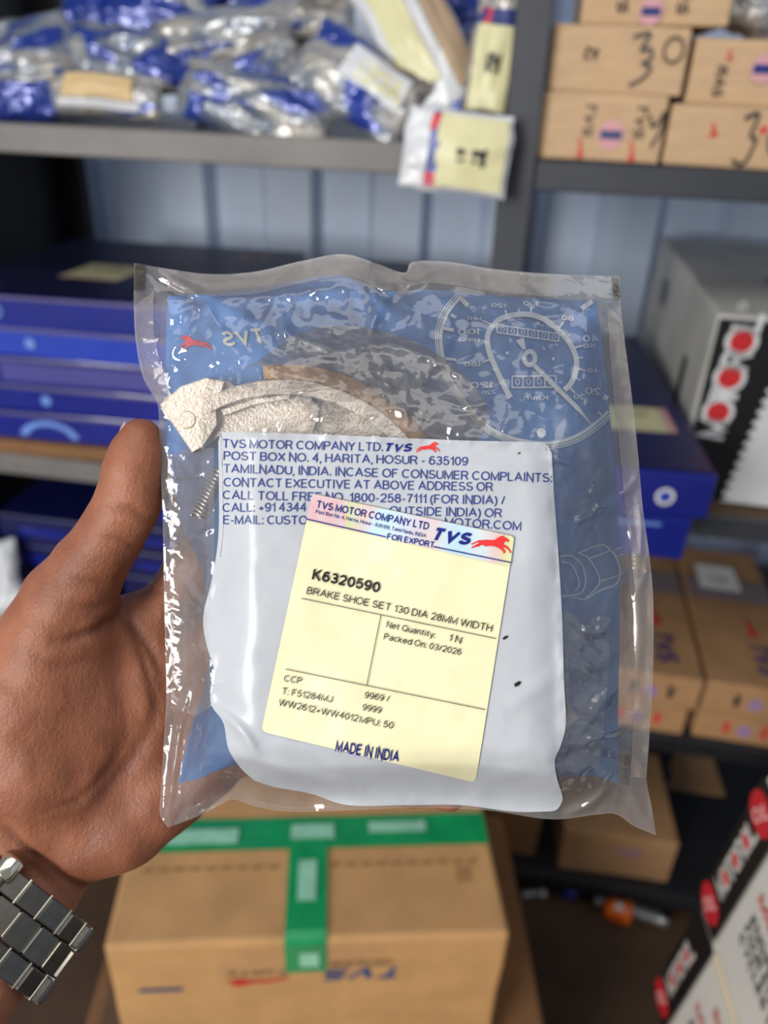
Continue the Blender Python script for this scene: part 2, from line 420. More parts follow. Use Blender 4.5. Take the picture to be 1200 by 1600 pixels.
# ------------------------------------------------------------------ boxes
M_card = pm('tan_cardboard', (190, 158, 122), rough=0.72, var=0.10, vscale=22, bump=0.10, bscale=240, stretch=(1, 1, 6))
M_card2 = pm('brown_cardboard', (164, 124, 84), rough=0.75, var=0.12, vscale=20, bump=0.1, bscale=240, stretch=(1, 1, 6))
M_card3 = pm('dark_cardboard', (126, 88, 52), rough=0.75, var=0.16, vscale=12, bump=0.1, bscale=200)
M_blue = pm('glossy_blue_print', (20, 32, 128), rough=0.26, var=0.18, vscale=10, coat=0.4)
M_blue2 = pm('royal_blue_print', (40, 66, 178), rough=0.24, var=0.15, vscale=9, coat=0.5)
M_navy = pm('navy_print', (16, 20, 74), rough=0.4, var=0.2, vscale=8)
M_ink = pm('black_ink', (28, 26, 30), rough=0.6, var=0.1)
M_inkblue = pm('navy_ink', (26, 40, 110), rough=0.5, var=0.05)
M_inkred = pm('red_ink', (206, 40, 44), rough=0.5, var=0.08)
M_pink = pm('pink_logo_ink', (202, 150, 156), rough=0.5, var=0.1)
M_yel = pm('pale_yellow_sticker', (206, 200, 156), rough=0.45, var=0.05, vscale=30)
M_wht = pm('white_print', (226, 226, 224), rough=0.42, var=0.04)
M_ltblue = pm('light_blue_print', (112, 146, 216), rough=0.3, var=0.1)
M_cream = pm('cream_raw_board', (206, 190, 160), rough=0.7, var=0.1)
M_silver = pm('silver_grey_print', (196, 193, 184), rough=0.38, var=0.16, vscale=8)
M_blackp = pm('black_gloss_print', (22, 22, 24), rough=0.35, var=0.2)
M_tape = pm('green_packing_tape', (22, 150, 88), rough=0.22, var=0.14, vscale=26, coat=0.4)
M_tapelt = pm('tape_white_print', (150, 205, 175), rough=0.3, var=0.15, vscale=40)
M_clear = film('clear_tape', haze=0.05, hcol=(235, 225, 205), rough=0.25, ior=1.22, bscale=60, bump=0.2)

def carton(name, label, cat, loc, w, d, h, rz, mat, group=None, bev=0.003, body='body', wob=0.0015, seed=0):
    """box with front face on local y = 0, base on z = 0, origin mid front edge"""
    r = empty(name, tuple(loc), label, cat, group, rz)
    V, F = bevel_box(-w/2, w/2, 0, d, 0, h, bev, 2, cuts=3, wob=wob, seed=seed)
    mesh(body, V, F, mat, r, smooth=False)
    r['_s'] = 0; del r['_s']
    return r
EPS = 0.0022
def front(r, name, VF, mat, x, z, sx=1.0, sz=1.0, rot=0.0, off=EPS):
    V, F = VF; V = np.asarray(V, float); c, s = math.cos(rot), math.sin(rot)
    X = V[:, 0]*sx; Z = V[:, 1]*sz
    Q = np.stack([x+c*X-s*Z, np.full(len(V), -off), z+s*X+c*Z], 1)
    return mesh(name, Q, F, mat, r)
def top(r, name, VF, mat, x, y, h, sx=1.0, sy=1.0, rot=0.0, off=EPS):
    V, F = VF; V = np.asarray(V, float); c, s = math.cos(rot), math.sin(rot)
    X = V[:, 0]*sx; Y = V[:, 1]*sy
    Q = np.stack([x+c*X-s*Y, y+s*X+c*Y, np.full(len(V), h+off)], 1)
    return mesh(name, Q, F, mat, r)
def side(r, name, VF, mat, x, y, z, sx=1.0, sz=1.0, rot=0.0, off=EPS):
    """left side face; x axis of print runs along +y"""
    V, F = VF; V = np.asarray(V, float); c, s = math.cos(rot), math.sin(rot)
    X = V[:, 0]*sx; Z = V[:, 1]*sz
    Q = np.stack([np.full(len(V), x-off), y+c*X-s*Z, z+s*X+c*Z], 1)
    return mesh(name, Q, [q[::-1] for q in F], mat, r)
def T(s, bold=0.0, shear=0.0, wid=1.0):
    V, F = text2d(s, bold, shear); V = V.copy(); V[:, 0] *= wid; return V, F     # centred on x
def TC(s, bold=0.0, shear=0.0, wid=1.0):
    V, F = T(s, bold, shear, wid); V[:, 0] -= wid/2; V[:, 1] -= 0.5; return V, F
RECT = (np.array([(-.5, -.5), (.5, -.5), (.5, .5), (-.5, .5)]), [(0, 1, 2, 3)])
def DISC(n=24): 
    return np.array([(0.5*math.cos(2*math.pi*i/n), 0.5*math.sin(2*math.pi*i/n)) for i in range(n)]), [tuple(range(n))]
def RING(r0, a0=0, a1=360, n=32):
    A = np.radians(np.linspace(a0, a1, n)); o = np.stack([np.cos(A), np.sin(A)], 1)
    return np.concatenate([o*0.5, o*0.5*r0]), [(i, i+1, n+i+1, n+i) for i in range(n-1)]
HV = np.array(HORSE); HV = (HV-[0.5, 0.22])
HORSE_VF = (HV, poly_faces(HORSE))
def STROKE(pts, w, n=20): return stroke_px(spline(pts, n), w)

# --- right bay, top shelf: tan cartons
Z = RZ[0]
def xat(px, py, Y): return hy(px, py, Y)[0]
def zat(px, py, Y): return hy(px, py, Y)[2]
def mid_box(pl, pr, pyt, pyb, Y, zb=None):
    x0, x1 = xat(pl, pyb, Y), xat(pr, pyb, Y)
    zb = zat((pl+pr)/2, pyb, Y) if zb is None else zb
    zt = zat((pl+pr)/2, pyt, Y)
    return (x0+x1)/2, x1-x0, zb, zt-zb
GRP = 'tan parts cartons on the upper right shelf'
cx, w, zb, h = mid_box(830, 1026, 147, 262, SY+0.005, Z+0.001)
c3 = carton('parts_carton', 'tan carton with two red marks and round emblem, low next to the post', 'box', (cx, SY+0.005, zb), w, 0.3, h, 0, M_card, GRP, seed=1); h3 = h
front(c3, 'printed_lettering', TC('TVS', .02, .2, 1), M_ink, -0.012, h*0.62, .034, .011, -math.pi/2)
front(c3, 'printed_lettering', TC('TVS', .02, .2, 1), M_ink, 0.044, h*0.62, .034, .011, -math.pi/2)
e = front(c3, 'round_emblem', DISC(), M_pink, 0.014, h*0.42, .03, .03, off=EPS)
front(c3, 'emblem_bar', RECT, M_inkblue, 0.014, h*0.42, .024, .009, off=EPS+.0004)
front(c3, 'printed_horse', HORSE_VF, M_inkred, -0.018, h*0.2, .024, .016, -math.pi/2)
front(c3, 'printed_horse', HORSE_VF, M_inkred, 0.040, h*0.18, .024, .016, -math.pi/2)
front(c3, 'pen_mark', STROKE([(-.5,.4),(-.3,.1),(.0,.25),(.2,.5),(.15,0),(-.2,-.5)], .12), M_ink, 0.064, h*0.52, .022, .036)
front(c3, 'clear_tape_strip', RECT, M_clear, 0.012, h*0.5, .05, h*.98, off=EPS+.0008)
cx, w, zb5, h5 = mid_box(1032, 1228, 166, 272, SY+0.005, Z+0.001)
c5 = carton('parts_carton', 'tan carton with one small red mark, at the right end of the bottom row', 'box', (cx, SY+0.005, zb5), w, 0.3, h5, 0, M_card, GRP, seed=2)
front(c5, 'printed_horse', HORSE_VF, M_inkred, -0.02, h5*0.62, .016, .02, -math.pi/2)
front(c5, 'pen_mark', STROKE([(-.6,.4),(-.2,.5),(-.3,.05),(-.1,0),(-.3,-.5),(-.7,-.45)], .09), M_ink, 0.03, h5*0.5, .034, .05)
front(c5, 'pen_mark', RING(.82), M_ink, 0.052, h5*0.5, .026, .034)
front(c5, 'red_spot', DISC(10), M_inkred, 0.032, h5*0.66, .008, .008, off=EPS+.0004)
cx, w, _, _ = mid_box(850, 1062, 34, 150, SY+0.008); zb = Z+0.001+h3+0.0015; h = zat(955, 38, SY+.008)-zb
c2 = carton('parts_carton', 'tan carton with large black pen scrawl, standing on the emblem carton beside the post', 'box', (cx, SY+0.008, zb), w, 0.29, h, 0, M_card, GRP, seed=3)
front(c2, 'printed_lettering', TC('A2', .02, 0, 1), M_ink, -0.028, h*0.58, .016, .012, math.pi)
front(c2, 'pen_mark', STROKE([(-.6,.4),(-.1,.5),(-.3,.1),(0,.15),(.05,-.1),(-.2,-.2),(.1,-.3),(-.1,-.55),(-.5,-.75)], .09, 30), M_ink, 0.034, h*0.58, .034, .04)
front(c2, 'pen_mark', RING(.8), M_ink, 0.058, h*0.66, .022, .026)
front(c2, 'clear_tape_strip', RECT, M_clear, 0.02, h*0.5, .05, h*.98, off=EPS+.0008)
cx, w, _, _ = mid_box(1068, 1300, 52, 165, SY+0.02); zb4 = Z+0.001+h5+0.0015; h4 = zat(1150, 58, SY+.02)-zb4
c4 = carton('parts_carton', 'tan carton with pink round emblem on its right, in the upper row', 'box', (cx, SY+0.02, zb4), w, 0.28, h4, 0, M_card, GRP, seed=4)
front(c4, 'round_emblem', DISC(), M_pink, -0.002, h4*0.55, .028, .028)
front(c4, 'emblem_bar', RECT, M_inkblue, -0.002, h4*0.55, .022, .009, off=EPS+.0004)
front(c4, 'printed_lettering', TC('RAS', .02, .1, 1), M_ink, -0.045, h4*0.35, .03, .011, -math.pi/2)
front(c4, 'printed_horse', HORSE_VF, M_inkred, -0.040, h4*0.74, .012, .012, -math.pi/2)
cx, w, zb, _ = mid_box(905, 1138, -60, 36, SY+0.03); zb = max(Z+0.001+h3+0.0015+h, zb4+h4)+0.002
c1 = carton('parts_carton', 'tan carton on top of the pile, cut by the upper picture edge', 'box', (cx, SY+0.03, zb), w, 0.26, 0.085, 0, M_card, GRP, seed=5)
front(c1, 'printed_lettering', TC('TVS', .02, .2, 1), M_ink, -0.035, .028, .036, .012, -math.pi/2)
front(c1, 'printed_lettering', TC('TVS', .02, .2, 1), M_ink, 0.028, .028, .036, .012, -math.pi/2)
front(c1, 'round_emblem', DISC(), M_pink, -0.004, .012, .026, .026)
front(c1, 'emblem_bar', RECT, M_inkblue, -0.004, .012, .02, .008, off=EPS+.0004)

# --- right bay, second shelf: oil carton and blue boxes
Z = RZ[1]
oy = 1.0
x0 = xat(1128, 492, oy); ztop = zat(1130, 490, oy)
ow, od, oh = 0.40, 0.60, ztop-Z-0.001
oil = carton('oil_carton', 'tall white and black oil carton with red-dotted lettering, on the right shelf', 'box', (x0+ow/2-0.004, oy, Z+0.001), ow, od, oh, math.radians(-1), M_silver, bev=0.006, seed=6)
def oloc(px, py):
    q = hy(px, py, oy); return np.array([q[0]-(x0+ow/2-.004), q[2]-Z-.001])
B0 = oloc(1128, 772); B1 = oloc(1206, 590)
bx_at = lambda z: B0[0]+(B1[0]-B0[0])*(z-B0[1])/(B1[1]-B0[1])
front(oil, 'white_panel', (np.array([(bx_at(.004), .004), (ow/2-.004, .004), (ow/2-.004, oh-.09), (bx_at(oh-.09), oh-.09)]), [(0, 1, 2, 3)]), M_wht, 0, 0)
front(oil, 'black_band', (np.array([(-ow/2+.003, .004), (bx_at(.004), .004), (bx_at(oh-.006), oh-.006), (-ow/2+.003, oh-.006)]), [(0, 1, 2, 3)]), M_blackp, 0, 0, off=EPS+.0004)
for k in range(16):
    t = k/16
    front(oil, 'band_tooth', (np.array([(0, 0), (1, .35), (0, .8)]), [(0, 1, 2)]), M_blackp, bx_at(.004+(oh-.02)*t)-.001, .004+(oh-.02)*t, .010, .017, off=EPS+.0007)
q1_, q5_ = oloc(1122, 644), oloc(1159, 534); st_ = (q5_-q1_)/4; L0 = q1_-st_*1.5; L1 = L0+st_*7; n = 7
ang = math.atan2(L1[1]-L0[1], L1[0]-L0[0])
for i, ch in enumerate('MOTOROL'):
    p = L0+(L1-L0)*(i+.5)/n
    if ch == 'O':
        front(oil, 'letter_ring', RING(.70), M_wht, p[0], p[1], .040, .040, off=EPS+.0010)
        front(oil, 'red_dot', DISC(), M_inkred, p[0], p[1], .029, .029, off=EPS+.0010)
    else:
        front(oil, 'letter', TC(ch, .03, 0, 1), M_wht, p[0], p[1], .027, .034, ang, off=EPS+.0010)
front(oil, 'registered_mark', RING(.75), M_wht, L1[0]-.012, L1[1]+.008, .010, .010, off=EPS+.0010)
top(oil, 'printed_smudge', TC('OIL', .02), M_blackp, -.05, .22, oh, .10, .05, 0.3)
top(oil, 'printed_smudge', RECT, M_blackp, .03, .10, oh, .05, .012, 0.4)
side(oil, 'printed_mark', RECT, M_blackp, -ow/2, .12, .12, .03, .09)
side(oil, 'printed_mark', RECT, M_blackp, -ow/2, .42, .19, .05, .04)
# blue boxes overhanging the shelf front
by = 0.83
zt = zat(1128, 745, by); zb2 = Z+0.001
bx1 = xat(1128, 745, by)-0.003; bw = 0.125
bh = (zt-zb2)/2
bd = 0.56
for k, (lab, dx) in enumerate((('blue box lying beneath the yellow-stickered box, overhanging the right shelf', -0.012), ('navy-topped blue box with yellow sticker, lying beside the oil carton', 0.0))):
    b = carton('spare_part_box', lab, 'box', (bx1-bw/2+dx, by, zb2+k*(bh+.0004)), bw-0.006*(1-k), bd, bh-.001, math.radians(3.0), M_blue, 'blue boxes on the right shelf', seed=20+k, wob=.0008)
    if k == 1:
        top(b, 'top_panel', RECT, M_navy, 0, bd/2, bh-.001, bw-.004, bd-.004, off=.0016)
        l = top(b, 'sticker', RECT, M_yel, -.004, .155, bh-.001, .088, .085, .0, off=.0022)
        top(b, 'sticker_band', RECT, M_pink, .036, .155, bh-.001, .010, .085, .0, off=.0028)
        top(b, 'sticker_text', TC('K 502', .0), M_ink, -.006, .17, bh-.001, .035, .014, 0, off=.0028)
        front(b, 'round_emblem', DISC(), M_wht, .010, bh*.45, .022, .022)
        front(b, 'emblem_centre', DISC(), M_blue2, .010, bh*.45, .014, .014, off=EPS+.0004)
    else:
        front(b, 'printed_line', RECT, M_ltblue, .0, bh*.82, .05, .004)
b = carton('spare_part_box', 'blue box with pink logo, mostly hidden behind the pouch edge', 'box', (bx1-bw-0.092, by+.06, zb2), .13, .5, .085, math.radians(2), M_navy, 'blue boxes on the right shelf', seed=23, wob=.0008)
front(b, 'round_emblem', DISC(), M_pink, .052, .05, .022, .036)

# --- right bay, third shelf: brown cartons in two layers
Z = RZ[2]
fy = 1.0; zt3 = zat(1105, 1064, fy); lh = (zt3-Z)/2
xsplit = xat(1104, 1064, fy)
GRP = 'brown spare part cartons on the lower right shelf'
for k in (0, 1):
    for s in (0, 1):
        wd = .155
        xc = xsplit-wd/2-.001 if s == 0 else xsplit+wd/2+.003
        lab = [['brown carton below, mostly behind the pouch', 'brown carton below the white-labelled one, at the right edge'], ['brown carton with blue lettering half hidden behind the pouch seam', 'brown carton with white label, red horse and blue lettering on top']][k][s]
        b = carton('spare_part_carton', lab, 'box', (xc-.008*(1-k)*(1-s), fy+.006*(1-k), Z+.001+k*(lh)), wd-.002, .42, lh-.0015, math.radians(-1.2), M_card2, GRP, seed=30+2*k+s)
        hh = lh-.0015
        front(b, 'round_emblem', DISC(), pm('violet_ink', (150, 120, 160), .6), -.0 if s == 0 else 0, hh*.45, .022, .022)
        front(b, 'print_mark', RECT, M_inkred if k == 0 else M_ink, -.028, hh*.5, .008, .024)
        front(b, 'print_mark', RECT, M_inkred if k == 0 else M_ink, .03, hh*.5, .008, .024)
        if k:
            top(b, 'printed_lettering', TC('TVS', .03, .2), M_inkblue, .022, .07, hh, .075, .034, -math.pi/2+.05)
            top(b, 'printed_horse', HORSE_VF, M_inkred, .016, .155, hh, .055, .04, -math.pi/2)
            top(b, 'clear_tape_strip', RECT, pm('grey_violet_tape', (126, 112, 116), .35), .0, .27, hh, wd-.01, .07)
            if s:
                top(b, 'label', RECT, M_wht, -.012, .31, hh, .072, .085, 0, off=EPS+.0006)
                top(b, 'label_print', TC('TVS', .02), M_ink, -.012, .30, hh, .03, .014, 0, off=EPS+.001)
# --- floor-level cartons
Z = RZ[3]
GRP = 'brown cartons on the bottom shelf'
yb = 1.02
cx, w, zb, h = mid_box(868, 1050, 1305, 1362, yb, Z+.001)
b = carton('spare_part_carton', 'brown carton with violet lettering, on the bottom shelf in front', 'box', (cx, yb, Z+.001), w, .22, h, math.radians(3), M_card2, GRP, seed=40)
front(b, 'printed_lettering', TC('TVS', .03, .2), pm('violet_ink', (150, 120, 160), .6), .015, h*.65, .05, .02, .05)
yb2 = 1.26
cx, w, zb, hh = mid_box(905, 1105, 1258, 1330, yb2, Z+.001)
b = carton('spare_part_carton', 'brown carton with small white label, behind the violet-lettered carton', 'box', (cx, yb2, Z+.001), w, .28, hh, math.radians(2), M_card2, GRP, seed=41)
front(b, 'label', RECT, M_wht, .062, hh*.62, .062, .016)
top(b, 'clear_tape_strip', RECT, pm('grey_violet_tape', (126, 112, 116), .35), 0, .14, hh, .05, .27)
b = carton('spare_part_carton', 'dark brown carton at the foot of the rack, left of the orange-tagged spring', 'box', (xat(845, 1330, 1.03)-.10, 1.03, Z+.001), .18, .25, .12, 0, M_card3, GRP, seed=42)

# --- left bay, second shelf: stacked flat blue boxes
Z = LZ[1]
GRP = 'stacked flat blue boxes on the left shelf'
rbx = rbox  # noqa
cb = carton('cardboard_tray', 'flattened brown cardboard under the blue box stack', 'cardboard', (-.60, SY+.002, Z+.001), .44, .42, .022, math.radians(2), M_card3, seed=50)
ztop = zat(120, 462, SY+.02); zb = Z+.001+.0235
lev = [(.052, -.595, .43, 0.0, M_blue), (.048, -.60, .45, -1.2, M_blue), (.050, -.60, .45, .8, M_blue), (.050, -.605, .46, -.5, M_blue2), (.052, -.60, .455, 1.0, M_blue)]
tot = sum(l[0] for l in lev); sc = (ztop-zb)/tot
labs = ['blue flat box at the stack bottom, printed with a pale gauge arc', 'blue flat box second from the bottom of the left stack', 'blue flat box in the middle of the left stack', 'bright blue flat box just below the stickered top box', 'navy-topped flat box with pale sticker, top of the left stack']
for i, (hh, xc, w, rz, mt) in enumerate(lev):
    hh *= sc
    b = carton('flat_box', labs[i], 'box', (xc, SY+.012-.002*i, zb), w, .43, hh-.0012, math.radians(rz+2), mt, GRP, seed=51+i, wob=.0012)
    H = hh-.0012
    front(b, 'lid_edge', RECT, pm('grey_violet_print', (96, 88, 120), .35), 0, H*.93, w-.006, .004)
    if i == 0:
        front(b, 'gauge_print', RING(.74, 10, 170), M_ltblue, -.10, .004, .10, .062)
    if i == 2:
        front(b, 'printed_panel', RECT, pm('dull_violet_print', (72, 70, 140), .35), .03, H*.5, .36, H*.62)
    if i in (1, 3):
        front(b, 'round_emblem', DISC(), M_ltblue, -.09, H*.5, .016, .016)
    if i == 4:
        front(b, 'round_emblem', RING(.6), M_ltblue, -.135, H*.5, .018, .020)
        top(b, 'top_panel', RECT, pm('navy_lid', (24, 27, 62), .42, var=.2, vscale=8), 0, .215, H, w-.006, .424, off=.0024)
        top(b, 'sticker', RECT, M_yel, -.045, .165, H, .098, .105, -.06, off=.0030)
        top(b, 'sticker_band', RECT, M_pink, -.05, .118, H, .094, .008, -.06, off=.0036)
        top(b, 'sticker_text', TC('K 630', 0), M_ink, -.04, .18, H, .05, .016, -.06, off=.0036)
        top(b, 'logo_ring', RING(.7), M_pink, .15, .355, H, .055, .032, off=.0030)
        top(b, 'printed_lettering', TC('TVS', .02, .2), M_ltblue, -.165, .03, H, .04, .018, 0, off=.0030)
    zb += hh
zt2 = ztop
b2 = None
zb = Z+.001
for i in range(4):
    hh = (ztop-.012-zb)/(4-i)
    b2 = carton('flat_box', ['navy flat box at the bottom of the stack behind the pouch', 'navy flat box second from the bottom behind the pouch', 'navy flat box under the topmost one behind the pouch', 'dark navy flat box showing above the pouch, left of the post'][i], 'box', (-.205, SY+.03, zb), .31, .45, hh-.001, math.radians(1), M_navy, 'navy boxes stacked behind the pouch', seed=60+i, wob=.001)
    zb += hh
top(b2, 'top_panel', RECT, pm('navy_lid', (24, 27, 62), .42), 0, .225, hh-.001, .304, .444, off=.0022)
top(b2, 'logo_ring', RING(.7), M_wht, .045, .40, hh-.001, .05, .03, off=.003)

# --- left bay, third shelf: dark blue boxes in the shade and a pale bag
Z = LZ[2]
GRP = 'dark blue boxes in the shade of the lower left shelf'
zt = 0.80
for c, (xc, w, dy, nm) in enumerate(((-.78, .16, .05, 'left'), (-.585, .17, .10, 'middle'), (-.43, .10, .04, 'right'))):
    z0 = Z+.001
    n = [5, 6, 4][c]; hh = (zt-.03*(c == 0)-(0.05 if c == 2 else 0)-z0)/n
    for i in range(n):
        b = carton('small_box', 'dark blue box, number %s from the bottom of the %s pile under the shelf' % (['one', 'two', 'three', 'four', 'five', 'six'][i], nm), 'box', (xc+.004*((i*7) % 3-1), SY+dy, z0), w, .3, hh-.001, 0, M_blue2 if c == 2 else M_navy, GRP, seed=70+i+9*c, wob=.0008)
        front(b, 'pale_print', RECT, M_ltblue if c == 2 else M_blue, .01, hh*.5, w*.6, hh*.3)
        z0 += hh

# --- big carton with green tape, upside down, on a larger one
zt = 0.60
A = hz(160, 1480, zt); B = hz(797, 1457, zt)
dv = B-A; cw = np.linalg.norm(dv); crz = math.atan2(dv[1], dv[0]); mid = (A+B)/2
ch = 0.26; cd = 0.30
M_cardb = pm('warm_tan_cardboard', (194, 148, 96), rough=.7, var=.10, vscale=16, bump=.1, bscale=220)
big = carton('taped_carton', 'large tan carton sealed with green tape, its printing upside down', 'box', (mid[0], mid[1], zt-ch), cw, cd, ch, crz, M_cardb, bev=.006, seed=80, wob=.002)
sx = -.005
def tape_strip(name, x0, x1, y0, y1, mat, z=ch+.0022):
    nx = 14; ny = 14
    X, Y = np.meshgrid(np.linspace(x0, x1, nx), np.linspace(y0, y1, ny))
    Zz = z+.0005*vnoise(X*60, Y*60)
    return mesh(name, np.stack([X.ravel(), Y.ravel(), Zz.ravel()], 1), grid_faces(ny, nx, True), mat, big, smooth=True)
tape_strip('tape_across_top', -cw/2+.004, cw/2-.004, .118, .166, M_tape)
# strip running over the front edge
pts = [(cd*.47, ch+.003), (.02, ch+.0032), (.004, ch+.0026), (-.0028, ch-.004), (-.0030, ch-.058)]
V = []; F = []
pp = spline(pts, 40)
for y, z in pp: V += [(sx-.024, y, z), (sx+.024, y, z)]
for i in range(len(pp)-1): F.append((2*i, 2*i+1, 2*i+3, 2*i+2))
mesh('tape_over_edge', V, F, M_tape, big, smooth=True)
for (x, y, w2, l2) in ((-.14, .138, .09, .022), (0.0, .142, .055, .022), (.11, .146, .075, .016)):
    tape_strip('tape_print', x-w2/2, x+w2/2, y-l2/2, y+l2/2, M_tapelt, ch+.0042)
tape_strip('tape_print', sx-.011, sx+.011, .045, .10, M_tapelt, ch+.0046)
front(big, 'tape_print', RECT, M_tapelt, sx+.004, ch-.032, .022, .026, off=.0042)
for k in range(22):
    x = -cw/2+.03+k*(cw-.06)/21
    if abs(x-sx) < .03: continue
    top(big, 'printed_dash', RECT, M_card3, x, .093, ch, .012, .0025, off=.0028)
for k in range(5):
    top(big, 'printed_line', RECT, M_card3, cw/2-.035-.004*k, .075, ch, .0012, .022, off=.0028)
M_inkb2 = pm('faded_blue_ink', (44, 74, 120), .6)
front(big, 'printed_lettering', TC('TVS', .035, .28), M_inkb2, .058, ch-.066, .088, .022, math.pi, off=.0030)
front(big, 'printed_lettering', TC('GENUINE', .01), pm('faded_brown_ink', (140, 104, 66), .6), .058, ch-.045, .075, .010, math.pi, off=.0030)
front(big, 'printed_lettering', TC('PARTS', .01), pm('faded_brown_ink', (140, 104, 66), .6), -.062, ch-.056, .07, .010, math.pi, off=.0030)
front(big, 'printed_horse', HORSE_VF, M_inkred, -.062, ch-.073, .075, .03, math.pi, off=.0030)
front(big, 'printed_line', RECT, M_inkb2, -.175, ch-.083, .05, .006, off=.0030)
front(big, 'clear_tape_strip', RECT, M_clear, -.01, ch-.030, .20, .05, off=.0034)
A = hz(20, 1590, zt-ch)
lower = carton('large_carton', 'larger plain brown carton underneath the green-taped one', 'box', (mid[0]+.01, mid[1]-.03, 0.051), .62, .42, zt-ch-.053, crz-.03, M_card3, bev=.006, seed=82, wob=.002)
top(lower, 'clear_tape_strip', RECT, M_clear, -.27, .10, zt-ch-.053, .05, .2, off=.003)

# --- two oil cartons stacked at the lower right, seen from their printed side
pa, pb, pc = P(1022, 1545, .95), P(1092, 1402, .815), P(1205, 1215, .67)
e_up = (pc-pa)/np.linalg.norm(pc-pa)
e_h = np.array([.156, -.988, 0]); e_h = e_h-e_up*np.dot(e_h, e_up); e_h /= np.linalg.norm(e_h)
e_n = np.cross(e_up, e_h)                      # points away from the printed face
GRP = 'oil cartons stacked at the lower right corner'
OH = np.linalg.norm(pb-pa); OW, OD = .36, .26
def stack_root(name, label, o, group):
    m = Matrix.Identity(4)
    for i in range(3):
        m[i][0] = e_h[i]; m[i][1] = e_n[i]; m[i][2] = e_up[i]; m[i][3] = o[i]
    return empty(name, None, label, 'box', group, mat=m)
for k, (o, lab) in enumerate(((pa, 'white oil carton with black band, the lower one at the bottom right corner'), (pb, 'white oil carton with black band, the upper one at the bottom right corner'))):
    r = stack_root('oil_carton', lab, o+e_up*.001, GRP)
    H = OH-.002 if k == 0 else np.linalg.norm(pc-pb)
    V, F = bevel_box(0, OW, 0, OD, 0, H, .005, 2, cuts=3, wob=.001, seed=90+k); mesh('body', V, F, pm('shaded_white_board', (204, 200, 190), .5, var=.05), r)  # carton white greyed to carry the dimmer light in this corner
    e = EPS; B = .044
    front(r, 'black_band', (np.array([(0, 0), (1, 0), (1, 1), (0, 1)]), [(0, 1, 2, 3)]), M_blackp, .001, .004, B, H-.008, off=e)
    for q in range(30):
        front(r, 'band_tooth', (np.array([(0, 0), (1, .3), (0, 1)]), [(0, 1, 2)]), M_blackp, B, .004+q*(H-.008)/30, .008, (H-.008)/30, off=e)
    zo = (.028, H-.034)
    for zz in zo[:1+k]:
        ov = front(r, 'red_oval', DISC(), pm('dark_red_ink', (190, 34, 44), .45), .020, zz, .042, .040, off=e+.0004)
        front(r, 'oval_print', TC('OIL', .03), pm('pale_pink_ink', (226, 170, 165), .5), .020, zz, .032, .013, 1.2, off=e+.0008)
    for i, c in enumerate('MOTOROL'):
        zz = .066+i*(H-.128)/6
        if c == 'O':
            front(r, 'letter_ring', RING(.62), M_silver, .021, zz, .022, .020, off=e+.0004)
            front(r, 'red_dot', DISC(12), M_inkred, .021, zz, .0145, .013, off=e+.0006)
        else: front(r, 'letter', TC(c, .04), M_silver, .021, zz, .018, .022, math.pi/2, off=e+.0004)
    M_redtxt = pm('brick_red_ink', (200, 84, 76), .6)
    front(r, 'printed_lettering', TC('SUPER PREMIUM', .03), M_redtxt, .17, H*.80, .17, .014, 0, off=e)
    front(r, 'printed_lettering', TC('MOTOR OIL 4T', .03), M_redtxt, .15, H*.60, .17, .014, 0, off=e)
    for q, t in enumerate(('ENGINE OIL FOR ALL', 'FOUR STROKE MOTOR', 'CYCLES 12 X 1 LITRE')):
        front(r, 'printed_lettering', TC(t, .02), M_ink, .145, H*(.47-.075*q), .15, .0125, 0, off=e)
    V, F = bevel_box(B+.004, OW-.004, -.0024, .02, H-.012, H-.001, .002, 1); mesh('raw_edge', V, F, M_cream, r)
v0 = pa+e_h*.06+e_n*.03
sup = carton('storage_carton', 'dark brown carton holding up the two oil cartons', 'box', (0, 0, 0), .30, .22, max(.05, pa[2]-.14), 0, M_card3, seed=95)
sup.matrix_basis = Matrix.Translation((v0+e_h*.15)[:].tolist() if False else Vector((float((v0+e_h*.15)[0]), float((v0+e_h*.15)[1]), .051))) @ Matrix.Rotation(math.atan2(e_h[1], e_h[0]), 4, 'Z')

# --- things on the floor
zf = 0.051
def lathe(prof, n=20):
    V = []; F = []
    for (r, z) in prof:
        for k in range(n): V.append((r*math.cos(2*math.pi*k/n), r*math.sin(2*math.pi*k/n), z))
    for i in range(len(prof)-1):
        for k in range(n): F.append((i*n+k, i*n+(k+1) % n, (i+1)*n+(k+1) % n, (i+1)*n+k))
    F.append(tuple(range(n-1, -1, -1))); F.append(tuple((len(prof)-1)*n+k for k in range(n)))
    return V, F
M_steel = pm('bright_steel', (190, 190, 188), rough=0.3, metal=0.8, var=.1)
M_orange = pm('orange_wrap', (236, 106, 20), rough=.35, var=.08)
a = hz(938, 1405, zf+.02); b = hz(1034, 1436, zf+.02); d = b-a; L = np.linalg.norm(d)
sh = empty('coil_spring', (a[0], a[1], zf+.018), 'steel coil spring with orange tag lying on the dark floor', 'spring', rz=math.atan2(d[1], d[0]))
t = np.linspace(0, 1, 260)
V, F = tube_vf(np.stack([.0+L*t, .013*np.cos(t*2*math.pi*14), .013*np.sin(t*2*math.pi*14)], 1), .0026, 6); mesh('coil', V, F, M_steel, sh, True)
V, F = lathe([(.001, 0), (.012, 0), (.012, .012), (.001, .012)]); V = [(z-.010, x, y) for x, y, z in V]; mesh('end_cap', V, F, M_steel, sh, True)
V = [(z+L, x, y) for x, y, z in V]; mesh('end_cap', V, F, M_steel, sh, True)
V, F = bevel_box(.012, .062, -.030, .028, -.016, .018, .006, 2, cuts=3, wob=.004); o = mesh('orange_tag', V, F, M_orange, sh, True)
